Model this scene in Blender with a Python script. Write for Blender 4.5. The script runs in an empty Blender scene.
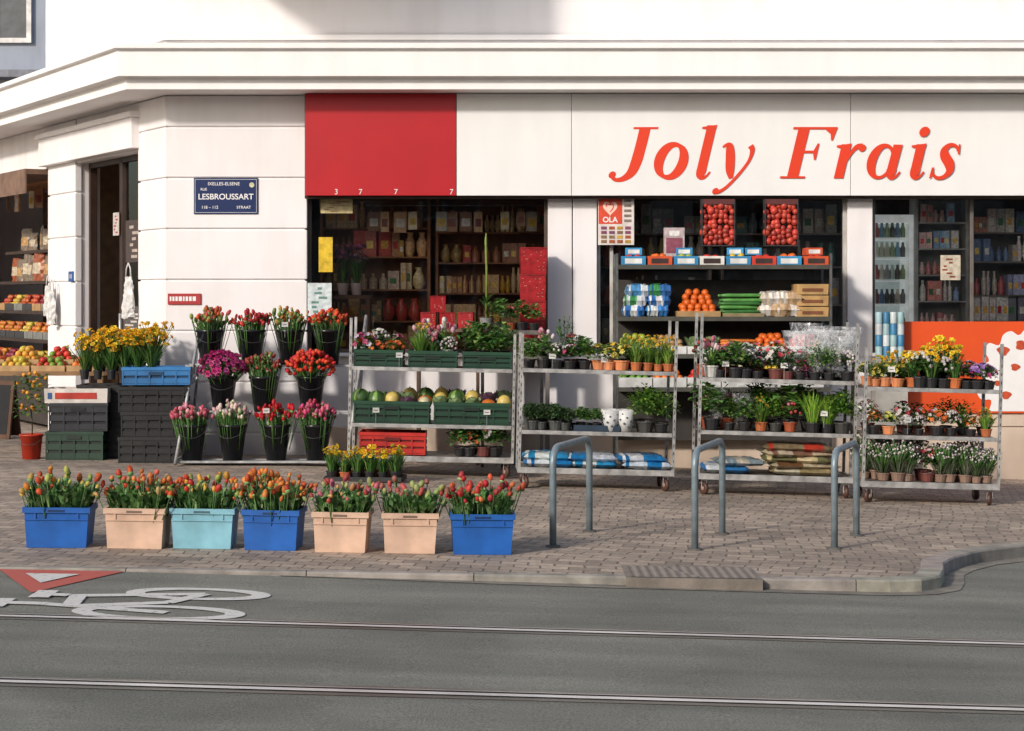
import bpy, math, random
from mathutils import Matrix, Vector
R=random.Random(7)
sc=bpy.context.scene
COL=sc.collection
def lin(h):
    h=h.lstrip('#'); o=[]
    for i in (0,2,4):
        c=int(h[i:i+2],16)/255
        o.append(c/12.92 if c<=.04045 else ((c+.055)/1.055)**2.4)
    return tuple(o)
def jit(c,a=.15,rr=None):
    rr=rr or R
    k=1+rr.uniform(-a,a)
    return tuple(max(0,min(1,x*k*(1+rr.uniform(-a,a)*.3))) for x in c)
# ------------------------------------------------------------ materials
def nodes(name):
    m=bpy.data.materials.new(name); m.use_nodes=True
    nt=m.node_tree; nt.nodes.clear()
    return m,nt,nt.nodes,nt.links
def vmat(name,rough=.6,metal=0,nscale=8,namt=.25,bump=.0,bscale=60,trans=0,color=None,emit=0):
    m,nt,N,L=nodes(name)
    out=N.new('ShaderNodeOutputMaterial'); b=N.new('ShaderNodeBsdfPrincipled')
    b.inputs['Roughness'].default_value=rough; b.inputs['Metallic'].default_value=metal
    if color is None:
        a=N.new('ShaderNodeAttribute'); a.attribute_name='Col'; src=a.outputs['Color']
    else:
        a=N.new('ShaderNodeRGB'); a.outputs[0].default_value=(*color,1); src=a.outputs[0]
    tc=N.new('ShaderNodeTexCoord')
    n=N.new('ShaderNodeTexNoise'); n.inputs['Scale'].default_value=nscale; n.inputs['Detail'].default_value=5
    L.new(tc.outputs['Object'],n.inputs['Vector'])
    mr=N.new('ShaderNodeMapRange'); mr.inputs['From Min'].default_value=.3; mr.inputs['From Max'].default_value=.7
    mr.inputs['To Min'].default_value=1-namt; mr.inputs['To Max'].default_value=1+namt*.35
    L.new(n.outputs['Fac'],mr.inputs['Value'])
    mx=N.new('ShaderNodeVectorMath'); mx.operation='SCALE'
    L.new(src,mx.inputs[0]); L.new(mr.outputs[0],mx.inputs['Scale'])
    L.new(mx.outputs[0],b.inputs['Base Color'])
    if emit: L.new(mx.outputs[0],b.inputs['Emission Color']); b.inputs['Emission Strength'].default_value=emit
    if bump:
        n2=N.new('ShaderNodeTexNoise'); n2.inputs['Scale'].default_value=bscale; n2.inputs['Detail'].default_value=4
        L.new(tc.outputs['Object'],n2.inputs['Vector'])
        bp=N.new('ShaderNodeBump'); bp.inputs['Strength'].default_value=bump; bp.inputs['Distance'].default_value=.01
        L.new(n2.outputs['Fac'],bp.inputs['Height']); L.new(bp.outputs[0],b.inputs['Normal'])
    if trans:
        t=N.new('ShaderNodeBsdfTranslucent'); L.new(mx.outputs[0],t.inputs['Color'])
        ms=N.new('ShaderNodeMixShader'); ms.inputs[0].default_value=trans
        L.new(b.outputs[0],ms.inputs[1]); L.new(t.outputs[0],ms.inputs[2]); L.new(ms.outputs[0],out.inputs[0])
    else: L.new(b.outputs[0],out.inputs[0])
    return m
LEAF=vmat('leaf_surface',.5,nscale=25,namt=.3,trans=.3)
PETAL=vmat('petal_surface',.55,nscale=40,namt=.15,trans=.3)
PLAST=vmat('plastic_surface',.5,nscale=5,namt=.35,bump=.08,bscale=30)
GLOSSY=vmat('glossy_black_plastic',.22,nscale=5,namt=.2)
MATTE=vmat('matte_surface',.85,nscale=9,namt=.3,bump=.1)
FRUIT=vmat('fruit_surface',.45,nscale=18,namt=.3,bump=.1)
STEEL=vmat('galvanised_steel',.5,metal=.5,nscale=12,namt=.5,bump=.05)
PACK=vmat('package_surface',.4,nscale=22,namt=.35,bump=.25,bscale=25)
GOODS=vmat('goods_surface',.35,nscale=45,namt=.45)
FRIDGE=vmat('lit_fridge_interior',.4,nscale=10,namt=.2,emit=.3)
def solid(name,h,rough=.6,**k): return vmat(name,rough,color=lin(h),**k)
def wallmat(name,h,amt=.14):
    m,nt,N,L=nodes(name)
    out=N.new('ShaderNodeOutputMaterial'); b=N.new('ShaderNodeBsdfPrincipled'); b.inputs['Roughness'].default_value=.75
    tc=N.new('ShaderNodeTexCoord'); mp=N.new('ShaderNodeMapping'); mp.inputs['Scale'].default_value=(5,5,.8)
    L.new(tc.outputs['Object'],mp.inputs[0])
    n=N.new('ShaderNodeTexNoise'); n.inputs['Scale'].default_value=1; n.inputs['Detail'].default_value=7; L.new(mp.outputs[0],n.inputs['Vector'])
    n1=N.new('ShaderNodeTexNoise'); n1.inputs['Scale'].default_value=1.3; n1.inputs['Detail'].default_value=6; L.new(tc.outputs['Object'],n1.inputs['Vector'])
    ad=N.new('ShaderNodeMath'); ad.operation='MULTIPLY'; L.new(n.outputs['Fac'],ad.inputs[0]); L.new(n1.outputs['Fac'],ad.inputs[1])
    cr=N.new('ShaderNodeMapRange'); cr.inputs['From Min'].default_value=.1; cr.inputs['From Max'].default_value=.3
    L.new(ad.outputs[0],cr.inputs['Value'])
    mx=N.new('ShaderNodeMix'); mx.data_type='RGBA'; c=lin(h)
    mx.inputs['A'].default_value=(c[0]*(1-amt),c[1]*(1-amt*1.1),c[2]*(1-amt*1.2),1); mx.inputs['B'].default_value=(*c,1)
    L.new(cr.outputs[0],mx.inputs['Factor']); L.new(mx.outputs['Result'],b.inputs['Base Color'])
    n2=N.new('ShaderNodeTexNoise'); n2.inputs['Scale'].default_value=70; L.new(tc.outputs['Object'],n2.inputs['Vector'])
    bp=N.new('ShaderNodeBump'); bp.inputs['Strength'].default_value=.12; bp.inputs['Distance'].default_value=.005
    L.new(n2.outputs['Fac'],bp.inputs['Height']); L.new(bp.outputs[0],b.inputs['Normal']); L.new(b.outputs[0],out.inputs[0])
    return m
WALL=wallmat('painted_render_wall','#e6e2e2',.1)
CORN=wallmat('painted_cornice','#eae7e6',.07)
BLUEG=wallmat('blue_grey_render','#8f97a6',.15)
LOWW=wallmat('beige_plinth','#cdb9a6',.25)
SIGNW=wallmat('white_sign_panel','#e2e1df',.05)
SIGNR=solid('red_sign_panel','#b0101a',.4,nscale=1.5,namt=.12)
LETTER=solid('red_lettering','#d83a18',.45,nscale=2,namt=.05)
WHITE=solid('white_paint','#e4e2e0',.5,nscale=10,namt=.05)
NAVY=solid('navy_enamel','#132655',.35,nscale=10,namt=.1)
BLUEP=solid('blue_enamel','#24508f',.35,nscale=10,namt=.1)
def glassmat(name='window_glass',tint=(.96,.96,.95),ior=1.6):
    m,nt,N,L=nodes(name)
    out=N.new('ShaderNodeOutputMaterial'); t=N.new('ShaderNodeBsdfTransparent'); t.inputs[0].default_value=(*tint,1)
    g=N.new('ShaderNodeBsdfGlossy'); g.inputs['Roughness'].default_value=.02
    tc=N.new('ShaderNodeTexCoord'); n=N.new('ShaderNodeTexNoise'); n.inputs['Scale'].default_value=1.2; L.new(tc.outputs['Object'],n.inputs['Vector'])
    bp=N.new('ShaderNodeBump'); bp.inputs['Strength'].default_value=.25; bp.inputs['Distance'].default_value=.02; L.new(n.outputs['Fac'],bp.inputs['Height']); L.new(bp.outputs[0],g.inputs['Normal'])
    f=N.new('ShaderNodeFresnel'); f.inputs[0].default_value=ior
    ms=N.new('ShaderNodeMixShader'); L.new(f.outputs[0],ms.inputs[0]); L.new(t.outputs[0],ms.inputs[1]); L.new(g.outputs[0],ms.inputs[2]); L.new(ms.outputs[0],out.inputs[0])
    return m
GLASS=glassmat()
def sleevemat():
    m,nt,N,L=nodes('clear_plastic_film')
    out=N.new('ShaderNodeOutputMaterial'); t=N.new('ShaderNodeBsdfTransparent'); g=N.new('ShaderNodeBsdfPrincipled'); g.inputs['Base Color'].default_value=(.8,.81,.83,1); g.inputs['Roughness'].default_value=.15
    tc=N.new('ShaderNodeTexCoord'); n=N.new('ShaderNodeTexNoise'); n.inputs['Scale'].default_value=18; n.inputs['Distortion'].default_value=2; L.new(tc.outputs['Object'],n.inputs['Vector'])
    r=N.new('ShaderNodeMapRange'); r.inputs['From Min'].default_value=.45; r.inputs['From Max'].default_value=.75; r.inputs['To Min'].default_value=.06; r.inputs['To Max'].default_value=.45; L.new(n.outputs['Fac'],r.inputs['Value'])
    ms=N.new('ShaderNodeMixShader'); L.new(r.outputs[0],ms.inputs[0]); L.new(t.outputs[0],ms.inputs[1]); L.new(g.outputs[0],ms.inputs[2]); L.new(ms.outputs[0],out.inputs[0]); return m
FILM=sleevemat()
def asphalt():
    m,nt,N,L=nodes('asphalt')
    out=N.new('ShaderNodeOutputMaterial'); b=N.new('ShaderNodeBsdfPrincipled'); b.inputs['Roughness'].default_value=.9
    tc=N.new('ShaderNodeTexCoord')
    f=N.new('ShaderNodeTexNoise'); f.inputs['Scale'].default_value=110; f.inputs['Detail'].default_value=3; L.new(tc.outputs['Object'],f.inputs['Vector'])
    mp=N.new('ShaderNodeMapping'); mp.inputs['Scale'].default_value=(.35,3.0,1); L.new(tc.outputs['Object'],mp.inputs[0])
    w=N.new('ShaderNodeTexNoise'); w.inputs['Scale'].default_value=1; w.inputs['Detail'].default_value=8; L.new(mp.outputs[0],w.inputs['Vector'])
    p=N.new('ShaderNodeTexNoise'); p.inputs['Scale'].default_value=.9; p.inputs['Detail'].default_value=7; p.inputs['Distortion'].default_value=.6; L.new(tc.outputs['Object'],p.inputs['Vector'])
    c1=N.new('ShaderNodeMapRange'); c1.inputs['From Min'].default_value=.3; c1.inputs['From Max'].default_value=.72; c1.inputs['To Min'].default_value=.6; c1.inputs['To Max'].default_value=1.5; L.new(f.outputs['Fac'],c1.inputs['Value'])
    c2=N.new('ShaderNodeMapRange'); c2.inputs['From Min'].default_value=.3; c2.inputs['From Max'].default_value=.7; c2.inputs['To Min'].default_value=.78; c2.inputs['To Max'].default_value=1.2; L.new(w.outputs['Fac'],c2.inputs['Value'])
    c3=N.new('ShaderNodeMapRange'); c3.inputs['From Min'].default_value=.35; c3.inputs['From Max'].default_value=.65; c3.inputs['To Min'].default_value=.82; c3.inputs['To Max'].default_value=1.15; L.new(p.outputs['Fac'],c3.inputs['Value'])
    m1=N.new('ShaderNodeMath'); m1.operation='MULTIPLY'; L.new(c1.outputs[0],m1.inputs[0]); L.new(c2.outputs[0],m1.inputs[1])
    m2=N.new('ShaderNodeMath'); m2.operation='MULTIPLY'; L.new(m1.outputs[0],m2.inputs[0]); L.new(c3.outputs[0],m2.inputs[1])
    v=N.new('ShaderNodeVectorMath'); v.operation='SCALE'; v.inputs[0].default_value=(.172,.167,.136); L.new(m2.outputs[0],v.inputs['Scale']); L.new(v.outputs[0],b.inputs['Base Color'])
    bp=N.new('ShaderNodeBump'); bp.inputs['Strength'].default_value=.5; bp.inputs['Distance'].default_value=.006; L.new(f.outputs['Fac'],bp.inputs['Height']); L.new(bp.outputs[0],b.inputs['Normal'])
    L.new(b.outputs[0],out.inputs[0]); return m
ASPH=asphalt()
def setts():
    m,nt,N,L=nodes('stone_setts')
    out=N.new('ShaderNodeOutputMaterial'); b=N.new('ShaderNodeBsdfPrincipled'); b.inputs['Roughness'].default_value=.78
    tc=N.new('ShaderNodeTexCoord')
    dn=N.new('ShaderNodeTexNoise'); dn.inputs['Scale'].default_value=.4; dn.inputs['Detail'].default_value=1; L.new(tc.outputs['Object'],dn.inputs['Vector'])
    dn2=N.new('ShaderNodeTexNoise'); dn2.inputs['Scale'].default_value=6; dn2.inputs['Detail'].default_value=2; L.new(tc.outputs['Object'],dn2.inputs['Vector'])
    vm=N.new('ShaderNodeVectorMath'); vm.operation='MULTIPLY_ADD'; vm.inputs[1].default_value=(.5,.5,0); L.new(dn.outputs['Color'],vm.inputs[0]); L.new(tc.outputs['Object'],vm.inputs[2])
    vm2=N.new('ShaderNodeVectorMath'); vm2.operation='MULTIPLY_ADD'; vm2.inputs[1].default_value=(.035,.035,0); L.new(dn2.outputs['Color'],vm2.inputs[0]); L.new(vm.outputs[0],vm2.inputs[2])
    mp=N.new('ShaderNodeMapping'); mp.inputs['Rotation'].default_value=(0,0,math.radians(10)); L.new(vm2.outputs[0],mp.inputs[0])
    br=N.new('ShaderNodeTexBrick'); br.inputs['Scale'].default_value=1; br.inputs['Brick Width'].default_value=.165; br.inputs['Row Height'].default_value=.125
    br.inputs['Mortar Size'].default_value=.0085; br.inputs['Mortar Smooth'].default_value=.6; br.inputs['Bias'].default_value=.05
    br.inputs['Color1'].default_value=(.46,.36,.275,1); br.inputs['Color2'].default_value=(.27,.215,.17,1); br.inputs['Mortar'].default_value=(.17,.135,.105,1)
    L.new(mp.outputs[0],br.inputs['Vector'])
    n=N.new('ShaderNodeTexNoise'); n.inputs['Scale'].default_value=.8; n.inputs['Detail'].default_value=9; n.inputs['Roughness'].default_value=.6; L.new(tc.outputs['Object'],n.inputs['Vector'])
    n3=N.new('ShaderNodeTexNoise'); n3.inputs['Scale'].default_value=35; n3.inputs['Detail'].default_value=4; L.new(tc.outputs['Object'],n3.inputs['Vector'])
    a=N.new('ShaderNodeMapRange'); a.inputs['From Min'].default_value=.33; a.inputs['From Max'].default_value=.67; a.inputs['To Min'].default_value=.68; a.inputs['To Max'].default_value=1.2; L.new(n.outputs['Fac'],a.inputs['Value'])
    a2=N.new('ShaderNodeMapRange'); a2.inputs['From Min'].default_value=.3; a2.inputs['From Max'].default_value=.7; a2.inputs['To Min'].default_value=.78; a2.inputs['To Max'].default_value=1.18; L.new(n3.outputs['Fac'],a2.inputs['Value'])
    mm=N.new('ShaderNodeMath'); mm.operation='MULTIPLY'; L.new(a.outputs[0],mm.inputs[0]); L.new(a2.outputs[0],mm.inputs[1])
    s=N.new('ShaderNodeVectorMath'); s.operation='SCALE'; L.new(br.outputs['Color'],s.inputs[0]); L.new(mm.outputs[0],s.inputs['Scale']); L.new(s.outputs[0],b.inputs['Base Color'])
    iv=N.new('ShaderNodeMath'); iv.operation='MULTIPLY_ADD'; iv.inputs[1].default_value=-1.0; L.new(br.outputs['Fac'],iv.inputs[0]); 
    sc3=N.new('ShaderNodeMath'); sc3.operation='MULTIPLY'; sc3.inputs[1].default_value=.4; L.new(n3.outputs['Fac'],sc3.inputs[0]); L.new(sc3.outputs[0],iv.inputs[2])
    bp=N.new('ShaderNodeBump'); bp.inputs['Strength'].default_value=.55; bp.inputs['Distance'].default_value=.01; L.new(iv.outputs[0],bp.inputs['Height']); L.new(bp.outputs[0],b.inputs['Normal'])
    L.new(b.outputs[0],out.inputs[0]); return m
SETTS=setts()
def hatchmat():
    m,nt,N,L=nodes('cast_iron_pattern')
    out=N.new('ShaderNodeOutputMaterial'); b=N.new('ShaderNodeBsdfPrincipled'); b.inputs['Roughness'].default_value=.7; b.inputs['Metallic'].default_value=.1
    tc=N.new('ShaderNodeTexCoord'); mp=N.new('ShaderNodeMapping'); mp.inputs['Rotation'].default_value=(0,0,.785); L.new(tc.outputs['Object'],mp.inputs[0])
    c=N.new('ShaderNodeTexChecker'); c.inputs['Scale'].default_value=26; c.inputs['Color1'].default_value=(.34,.28,.23,1); c.inputs['Color2'].default_value=(.13,.11,.09,1); L.new(mp.outputs[0],c.inputs[0])
    L.new(c.outputs[0],b.inputs['Base Color']); bp=N.new('ShaderNodeBump'); bp.inputs['Distance'].default_value=.004; bp.inputs['Strength'].default_value=.6; L.new(c.outputs['Fac'],bp.inputs['Height']); L.new(bp.outputs[0],b.inputs['Normal']); L.new(b.outputs[0],out.inputs[0]); return m
HATCH=hatchmat()
def wornpaint(name,c):
    m,nt,N,L=nodes(name)
    out=N.new('ShaderNodeOutputMaterial'); b=N.new('ShaderNodeBsdfPrincipled'); b.inputs['Roughness'].default_value=.8
    tc=N.new('ShaderNodeTexCoord'); n=N.new('ShaderNodeTexNoise'); n.inputs['Scale'].default_value=26; n.inputs['Detail'].default_value=8; n.inputs['Roughness'].default_value=.75; L.new(tc.outputs['Object'],n.inputs['Vector'])
    r=N.new('ShaderNodeMapRange'); r.inputs['From Min'].default_value=.34; r.inputs['From Max'].default_value=.45; L.new(n.outputs['Fac'],r.inputs['Value'])
    mx=N.new('ShaderNodeMix'); mx.data_type='RGBA'; mx.inputs['A'].default_value=(.19,.18,.15,1); mx.inputs['B'].default_value=(*c,1)
    L.new(r.outputs[0],mx.inputs['Factor']); L.new(mx.outputs['Result'],b.inputs['Base Color']); L.new(b.outputs[0],out.inputs[0]); return m
WPAINT=wornpaint('worn_white_road_paint',(.66,.63,.58)); RPAINT=wornpaint('worn_red_road_paint',(.5,.1,.07))
STONE=vmat('kerb_stone',.85,nscale=7,namt=.4,bump=.3,bscale=50)
# ------------------------------------------------------------ mesh builder
class MB:
    def __init__(s): s.v=[];s.f=[];s.c=[];s.sm=[];s.M=None
    def add(s,vs,fs,col,smooth=False):
        b=len(s.v)
        if s.M is None: s.v.extend(tuple(p) for p in vs)
        else: s.v.extend(tuple(s.M@Vector(p)) for p in vs)
        for f in fs: s.f.append([b+i for i in f]); s.c.append(col); s.sm.append(smooth)
    def box(s,x0,x1,y0,y1,z0,z1,col):
        s.add([(x0,y0,z0),(x1,y0,z0),(x1,y1,z0),(x0,y1,z0),(x0,y0,z1),(x1,y0,z1),(x1,y1,z1),(x0,y1,z1)],
              [(0,3,2,1),(4,5,6,7),(0,1,5,4),(1,2,6,5),(2,3,7,6),(3,0,4,7)],col)
    def frustum(s,w0,d0,w1,d1,z0,z1,col,caps=(1,1)):
        v=[]
        for w,d,z in((w0,d0,z0),(w1,d1,z1)): v+=[(-w/2,-d/2,z),(w/2,-d/2,z),(w/2,d/2,z),(-w/2,d/2,z)]
        f=[(0,1,5,4),(1,2,6,5),(2,3,7,6),(3,0,4,7)]
        if caps[0]: f.append((0,3,2,1))
        if caps[1]: f.append((4,5,6,7))
        s.add(v,f,col)
    def lathe(s,prof,col,n=12,c=(0,0,0),smooth=True,jr=0,rr=None):
        v=[];f=[]
        for r,z in prof:
            for i in range(n):
                a=2*math.pi*i/n; k=1+(rr.uniform(-jr,jr) if jr else 0)
                v.append((c[0]+r*k*math.cos(a),c[1]+r*k*math.sin(a),c[2]+z))
        for j in range(len(prof)-1):
            for i in range(n):
                k=(i+1)%n; f.append((j*n+i,j*n+k,(j+1)*n+k,(j+1)*n+i))
        s.add(v,f,col,smooth)
    def sphere(s,c,r,col,n=8,rings=5,sq=1,jr=0,rr=None):
        s.lathe([(r*math.sin(math.pi*j/rings)+1e-5,-r*sq*math.cos(math.pi*j/rings)) for j in range(rings+1)],col,n,c,True,jr,rr)
    def tube(s,pts,r,col,n=8,closed=False,smooth=True):
        P=[Vector(p) for p in pts]; v=[];f=[];m=len(P); ref=None
        for i,p in enumerate(P):
            a=P[(i-1)%m] if (i>0 or closed) else p; b=P[(i+1)%m] if (i<m-1 or closed) else p
            d=(b-a).normalized()
            if ref is None:
                ref=Vector((0,0,1)) if abs(d.z)<.9 else Vector((1,0,0))
            u=(ref-d*ref.dot(d)).normalized(); w=d.cross(u); ref=u
            rad=r[i] if isinstance(r,(list,tuple)) else r
            for k in range(n):
                t=2*math.pi*k/n; v.append(p+u*math.cos(t)*rad+w*math.sin(t)*rad)
        for i in range(m if closed else m-1):
            j=(i+1)%m
            for k in range(n):
                l=(k+1)%n; f.append((i*n+k,i*n+l,j*n+l,j*n+k))
        if not closed: f.append(tuple(range(n))[::-1]); f.append(tuple((m-1)*n+k for k in range(n)))
        s.add(v,f,col,smooth)
    def mesh(s,name,mat):
        me=bpy.data.meshes.new(name); me.from_pydata(s.v,[],s.f)
        ca=me.color_attributes.new('Col','FLOAT_COLOR','CORNER')
        buf=[]
        for f,c in zip(s.f,s.c): buf+=[c[0],c[1],c[2],1]*len(f)
        ca.data.foreach_set('color',buf)
        me.polygons.foreach_set('use_smooth',s.sm); me.materials.append(mat); me.update(); return me
def T(x,y,z,rz=0,s=1,ry=0,rx=0):
    return Matrix.Translation((x,y,z))@Matrix.Rotation(rz,4,'Z')@Matrix.Rotation(ry,4,'Y')@Matrix.Rotation(rx,4,'X')@Matrix.Scale(s,4)
def thing(name,label,cat,parts,M=None,group=None):
    M=M or Matrix.Identity(4)
    if len(parts)==1:
        e=bpy.data.objects.new(name,parts[0][1]); COL.objects.link(e); e.matrix_world=M
    else:
        e=bpy.data.objects.new(name,None); e.empty_display_size=.1; COL.objects.link(e); e.matrix_world=M
        for p in parts: part(e,p[0],p[1],p[2] if len(p)>2 else None)
    e['label']=label; e['category']=cat
    if group: e['group']=group
    return e
def part(par,name,me,label=None,M=None,bev=0):
    o=bpy.data.objects.new(name,me); COL.objects.link(o); o.parent=par
    if M is not None: o.matrix_local=M
    if label: o['label']=label
    if bev: bevel(o,bev)
    return o
def bevel(o,w,seg=2):
    b=o.modifiers.new('b','BEVEL'); b.width=w; b.segments=seg; b.limit_method='ANGLE'; b.angle_limit=.8
def struct(name,me):
    o=bpy.data.objects.new(name,me); COL.objects.link(o); o['kind']='structure'; return o
def textmesh(txt,size,mat,name='lettering',align='CENTER',bold=0):
    cu=bpy.data.curves.new(name,'FONT'); cu.body=txt; cu.size=size; cu.align_x=align; cu.align_y='CENTER'; cu.offset=bold
    o=bpy.data.objects.new('tmp',cu); COL.objects.link(o)
    dg=bpy.context.evaluated_depsgraph_get(); me=bpy.data.meshes.new_from_object(o.evaluated_get(dg)); me.name=name
    bpy.data.objects.remove(o); me.materials.clear(); me.materials.append(mat)
    me.transform(Matrix.Rotation(math.pi/2,4,'X')); return me
def catmull(P,closed=False,steps=7):
    n=len(P); out=[]
    rng=range(n) if closed else range(n-1)
    for i in rng:
        g=lambda k:P[k%n] if closed else P[max(0,min(n-1,k))]
        a,b,c,d=g(i-1),g(i),g(i+1),g(i+2)
        for s in range(steps):
            t=s/steps
            out.append(tuple(.5*((2*b[k])+(-a[k]+c[k])*t+(2*a[k]-5*b[k]+4*c[k]-d[k])*t*t+(-a[k]+3*b[k]-3*c[k]+d[k])*t**3) for k in range(len(b))))
    if not closed: out.append(tuple(P[-1]))
    return out
def ribbon(P,closed=False,steps=7,smooth=True):
    Q=catmull(P,closed,steps) if smooth else [tuple(p) for p in P]
    n=len(Q);L=[];Rr=[]
    for i,q in enumerate(Q):
        a=Q[(i-1)%n] if (i>0 or closed) else q; b=Q[(i+1)%n] if (i<n-1 or closed) else q
        dx,dy=b[0]-a[0],b[1]-a[1]; l=math.hypot(dx,dy) or 1; nx,ny=-dy/l,dx/l; w=q[2]/2
        L.append((q[0]+nx*w,q[1]+ny*w)); Rr.append((q[0]-nx*w,q[1]-ny*w))
    V=L+Rr; F=[]
    for i in range(n if closed else n-1):
        j=(i+1)%n; F.append((i,j,n+j,n+i))
    return V,F
# ------------------------------------------------------------ ground
def g(x,y):
    x=max(-9,min(9,x)); t=max(0,min(1,(y-11)/8))
    a=.015+.02*t if x>-2 else .015*(1-t)
    return -a*(x+2)
def rd(x,y):
    xx=max(-9,min(9,x)); return g(x,min(y,30))-max(.01,.016+.013*(xx+2))
KERB=[(-60,11.05),(-9,11.05)]+[(-9+.45*i,11.05) for i in range(1,25)]+[(2.2,11.06),(2.4,11.13),(2.55,11.3),(2.64,11.6),(2.72,11.95),(2.86,12.25),(3.1,12.6),(3.5,12.98),(4.1,13.25),(5,13.38),(9,13.4),(60,13.4)]
def ky(x):
    for (a,b),(c,d) in zip(KERB,KERB[1:]):
        if a<=x<=c: return b+(d-b)*(x-a)/(c-a)
    return 11.05
mb=MB(); xs=[-300,-60]+[-9+.5*i for i in range(37)]+[60,300]; ys=[-200,-20]+[0+1*i for i in range(32)]+[80,300]
v=[(x,y,rd(x,y)) for y in ys for x in xs]; n=len(xs)
mb.add(v,[(j*n+i,j*n+i+1,(j+1)*n+i+1,(j+1)*n+i) for j in range(len(ys)-1) for i in range(n-1)],(.1,.1,.1))
struct('road',mb.mesh('road',ASPH))
KW=.075
mb=MB(); kx=sorted(set([k[0] for k in KERB]+[-2]+[4+.5*i for i in range(11)])); m=14
v=[]
for x in kx:
    k=ky(x)
    for j in range(m): y=k+KW-.02+(40-k)*(j/(m-1))**1.6; v.append((x,y,g(x,y)))
mb.add(v,[(i*m+j,(i+1)*m+j,(i+1)*m+j+1,i*m+j+1) for i in range(len(kx)-1) for j in range(m-1)],(.3,.3,.3))
struct('pavement',mb.mesh('pavement',SETTS))
mb=MB()
kp=[Vector((a,b)) for a,b in KERB]
fine=[]
for a,b in zip(kp,kp[1:]):
    L_=(b-a).length; k=max(1,int(L_/.15)) if abs(a.x)<12 and abs(b.x)<12 else 1
    for i in range(k): fine.append(a.lerp(b,i/k))
fine.append(kp[-1])
KC=lin('#9c948a')
acc=0; stone=jit(KC,.1)
for i,(a,b) in enumerate(zip(fine,fine[1:])):
    d=(b-a); L_=d.length
    if acc>.9: acc=0; stone=jit(KC,.14); a=a+d.normalized()*.006
    acc+=L_
    nn=Vector((-d.y,d.x)).normalized()
    kw=KW+.07*max(0,min(1,(a.x-1.2)/1.2))
    def P(p,off,dz,base=g): q=p+nn*off; return (q.x,q.y,base(p.x,p.y)+dz)
    A=[P(a,0,-.3),P(a,0,-.008),P(a,.01,.003),P(a,kw,.003),P(a,kw,-.1)]
    B=[P(b,0,-.3),P(b,0,-.008),P(b,.01,.003),P(b,kw,.003),P(b,kw,-.1)]
    mb.add(A+B,[(k,k+5,k+6,k+1) for k in range(4)]+[(0,1,2,3,4),(9,8,7,6,5)],stone)
struct('kerb',mb.mesh('kerb',STONE))
mb=MB()
gx=[f for f in fine if -1.5<f.x<9]
v=[]
for i,f in enumerate(gx):
    a=gx[max(0,i-1)];b=gx[min(len(gx)-1,i+1)];d=(b-a).normalized();nn=Vector((-d.y,d.x))
    for off in(.0,-.12*min(1,(f.x+1.6)/2)): q=f+nn*off; v.append((q.x,q.y,rd(q.x,q.y)+.004))
mb.add(v,[(2*i,2*i+1,2*i+3,2*i+2) for i in range(len(gx)-1)],lin('#857e73'))
struct('gutter',mb.mesh('gutter',STONE))
def strip(mb,y0,y1,dz,col):
    X=[-60]+[-9+.5*i for i in range(37)]+[60]; v=[]
    for x in X: v+= [(x,y0,rd(x,y0)+dz),(x,y1,rd(x,y1)+dz)]
    mb.add(v,[(2*i,2*i+2,2*i+3,2*i+1) for i in range(len(X)-1)],col)
RAILM=vmat('worn_rail_steel',.35,metal=.2,nscale=3,namt=.25)
for yy in (9.47,7.92):
    mb=MB(); strip(mb,yy-.09,yy-.035,.003,(.12,.115,.095)); strip(mb,yy-.035,yy+.012,.007,(.78,.75,.7)); strip(mb,yy+.012,yy+.045,.0035,(.04,.037,.034)); strip(mb,yy+.045,yy+.058,.007,(.45,.43,.4)); strip(mb,yy+.058,yy+.11,.003,(.13,.125,.1))
    o=bpy.data.objects.new('tram_rail',mb.mesh('tram_rail',RAILM)); COL.objects.link(o); o['kind']='structure'
def gribbon(mb,P,closed=False,dz=.005,smooth=True,col=(1,1,1)):
    V,F=ribbon(P,closed,8,smooth); mb.add([(x,y,rd(x,y)+dz) for x,y in V],[f[::-1] for f in F],col)
mb=MB()
def ell(cx,cy,rx,ry,w): return [(cx+rx*math.cos(a),cy+ry*math.sin(a),w*(.8+.4*abs(math.cos(a)))) for a in [2*math.pi*i/16 for i in range(16)]]
gribbon(mb,ell(-1.7,10.3,.34,.165,.085),True)
gribbon(mb,ell(-1.8,9.68,.39,.18,.085),True,.0054)
for k,(a,b,w) in enumerate([((-1.66,10.3),(-2.36,10.12),.085),((-1.76,9.68),(-2.46,9.85),.085),((-1.66,10.3),(-1.81,9.98),.08),((-1.81,9.98),(-2.26,9.8),.085),((-2.31,10.13),(-2.28,9.79),.09),((-2.41,9.84),(-2.7,9.86),.085),((-2.66,9.98),(-2.66,9.72),.11),((-2.36,10.12),(-2.5,10.14),.085),((-2.5,10.26),(-2.5,10.02),.11)]):
    gribbon(mb,[(*a,w),(*b,w)],False,.0058+.0004*k,False)
struct('bicycle_marking',mb.mesh('bicycle_marking',WPAINT))
def tri(A,B,C,dz,name,mat):
    mb=MB(); mb.add([(p[0],p[1],rd(*p)+dz) for p in (A,B,C)],[(0,2,1)] ,(1,1,1)); me=mb.mesh(name,mat); me.flip_normals() if me.polygons[0].normal.z<0 else None; return struct(name,me)
tri((-2.98,11.03),(-2.25,11.03),(-2.58,10.2),.005,'triangle_marking',RPAINT)
tri((-2.78,10.86),(-2.47,10.86),(-2.61,10.52),.009,'triangle_marking_centre',WPAINT)
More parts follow.
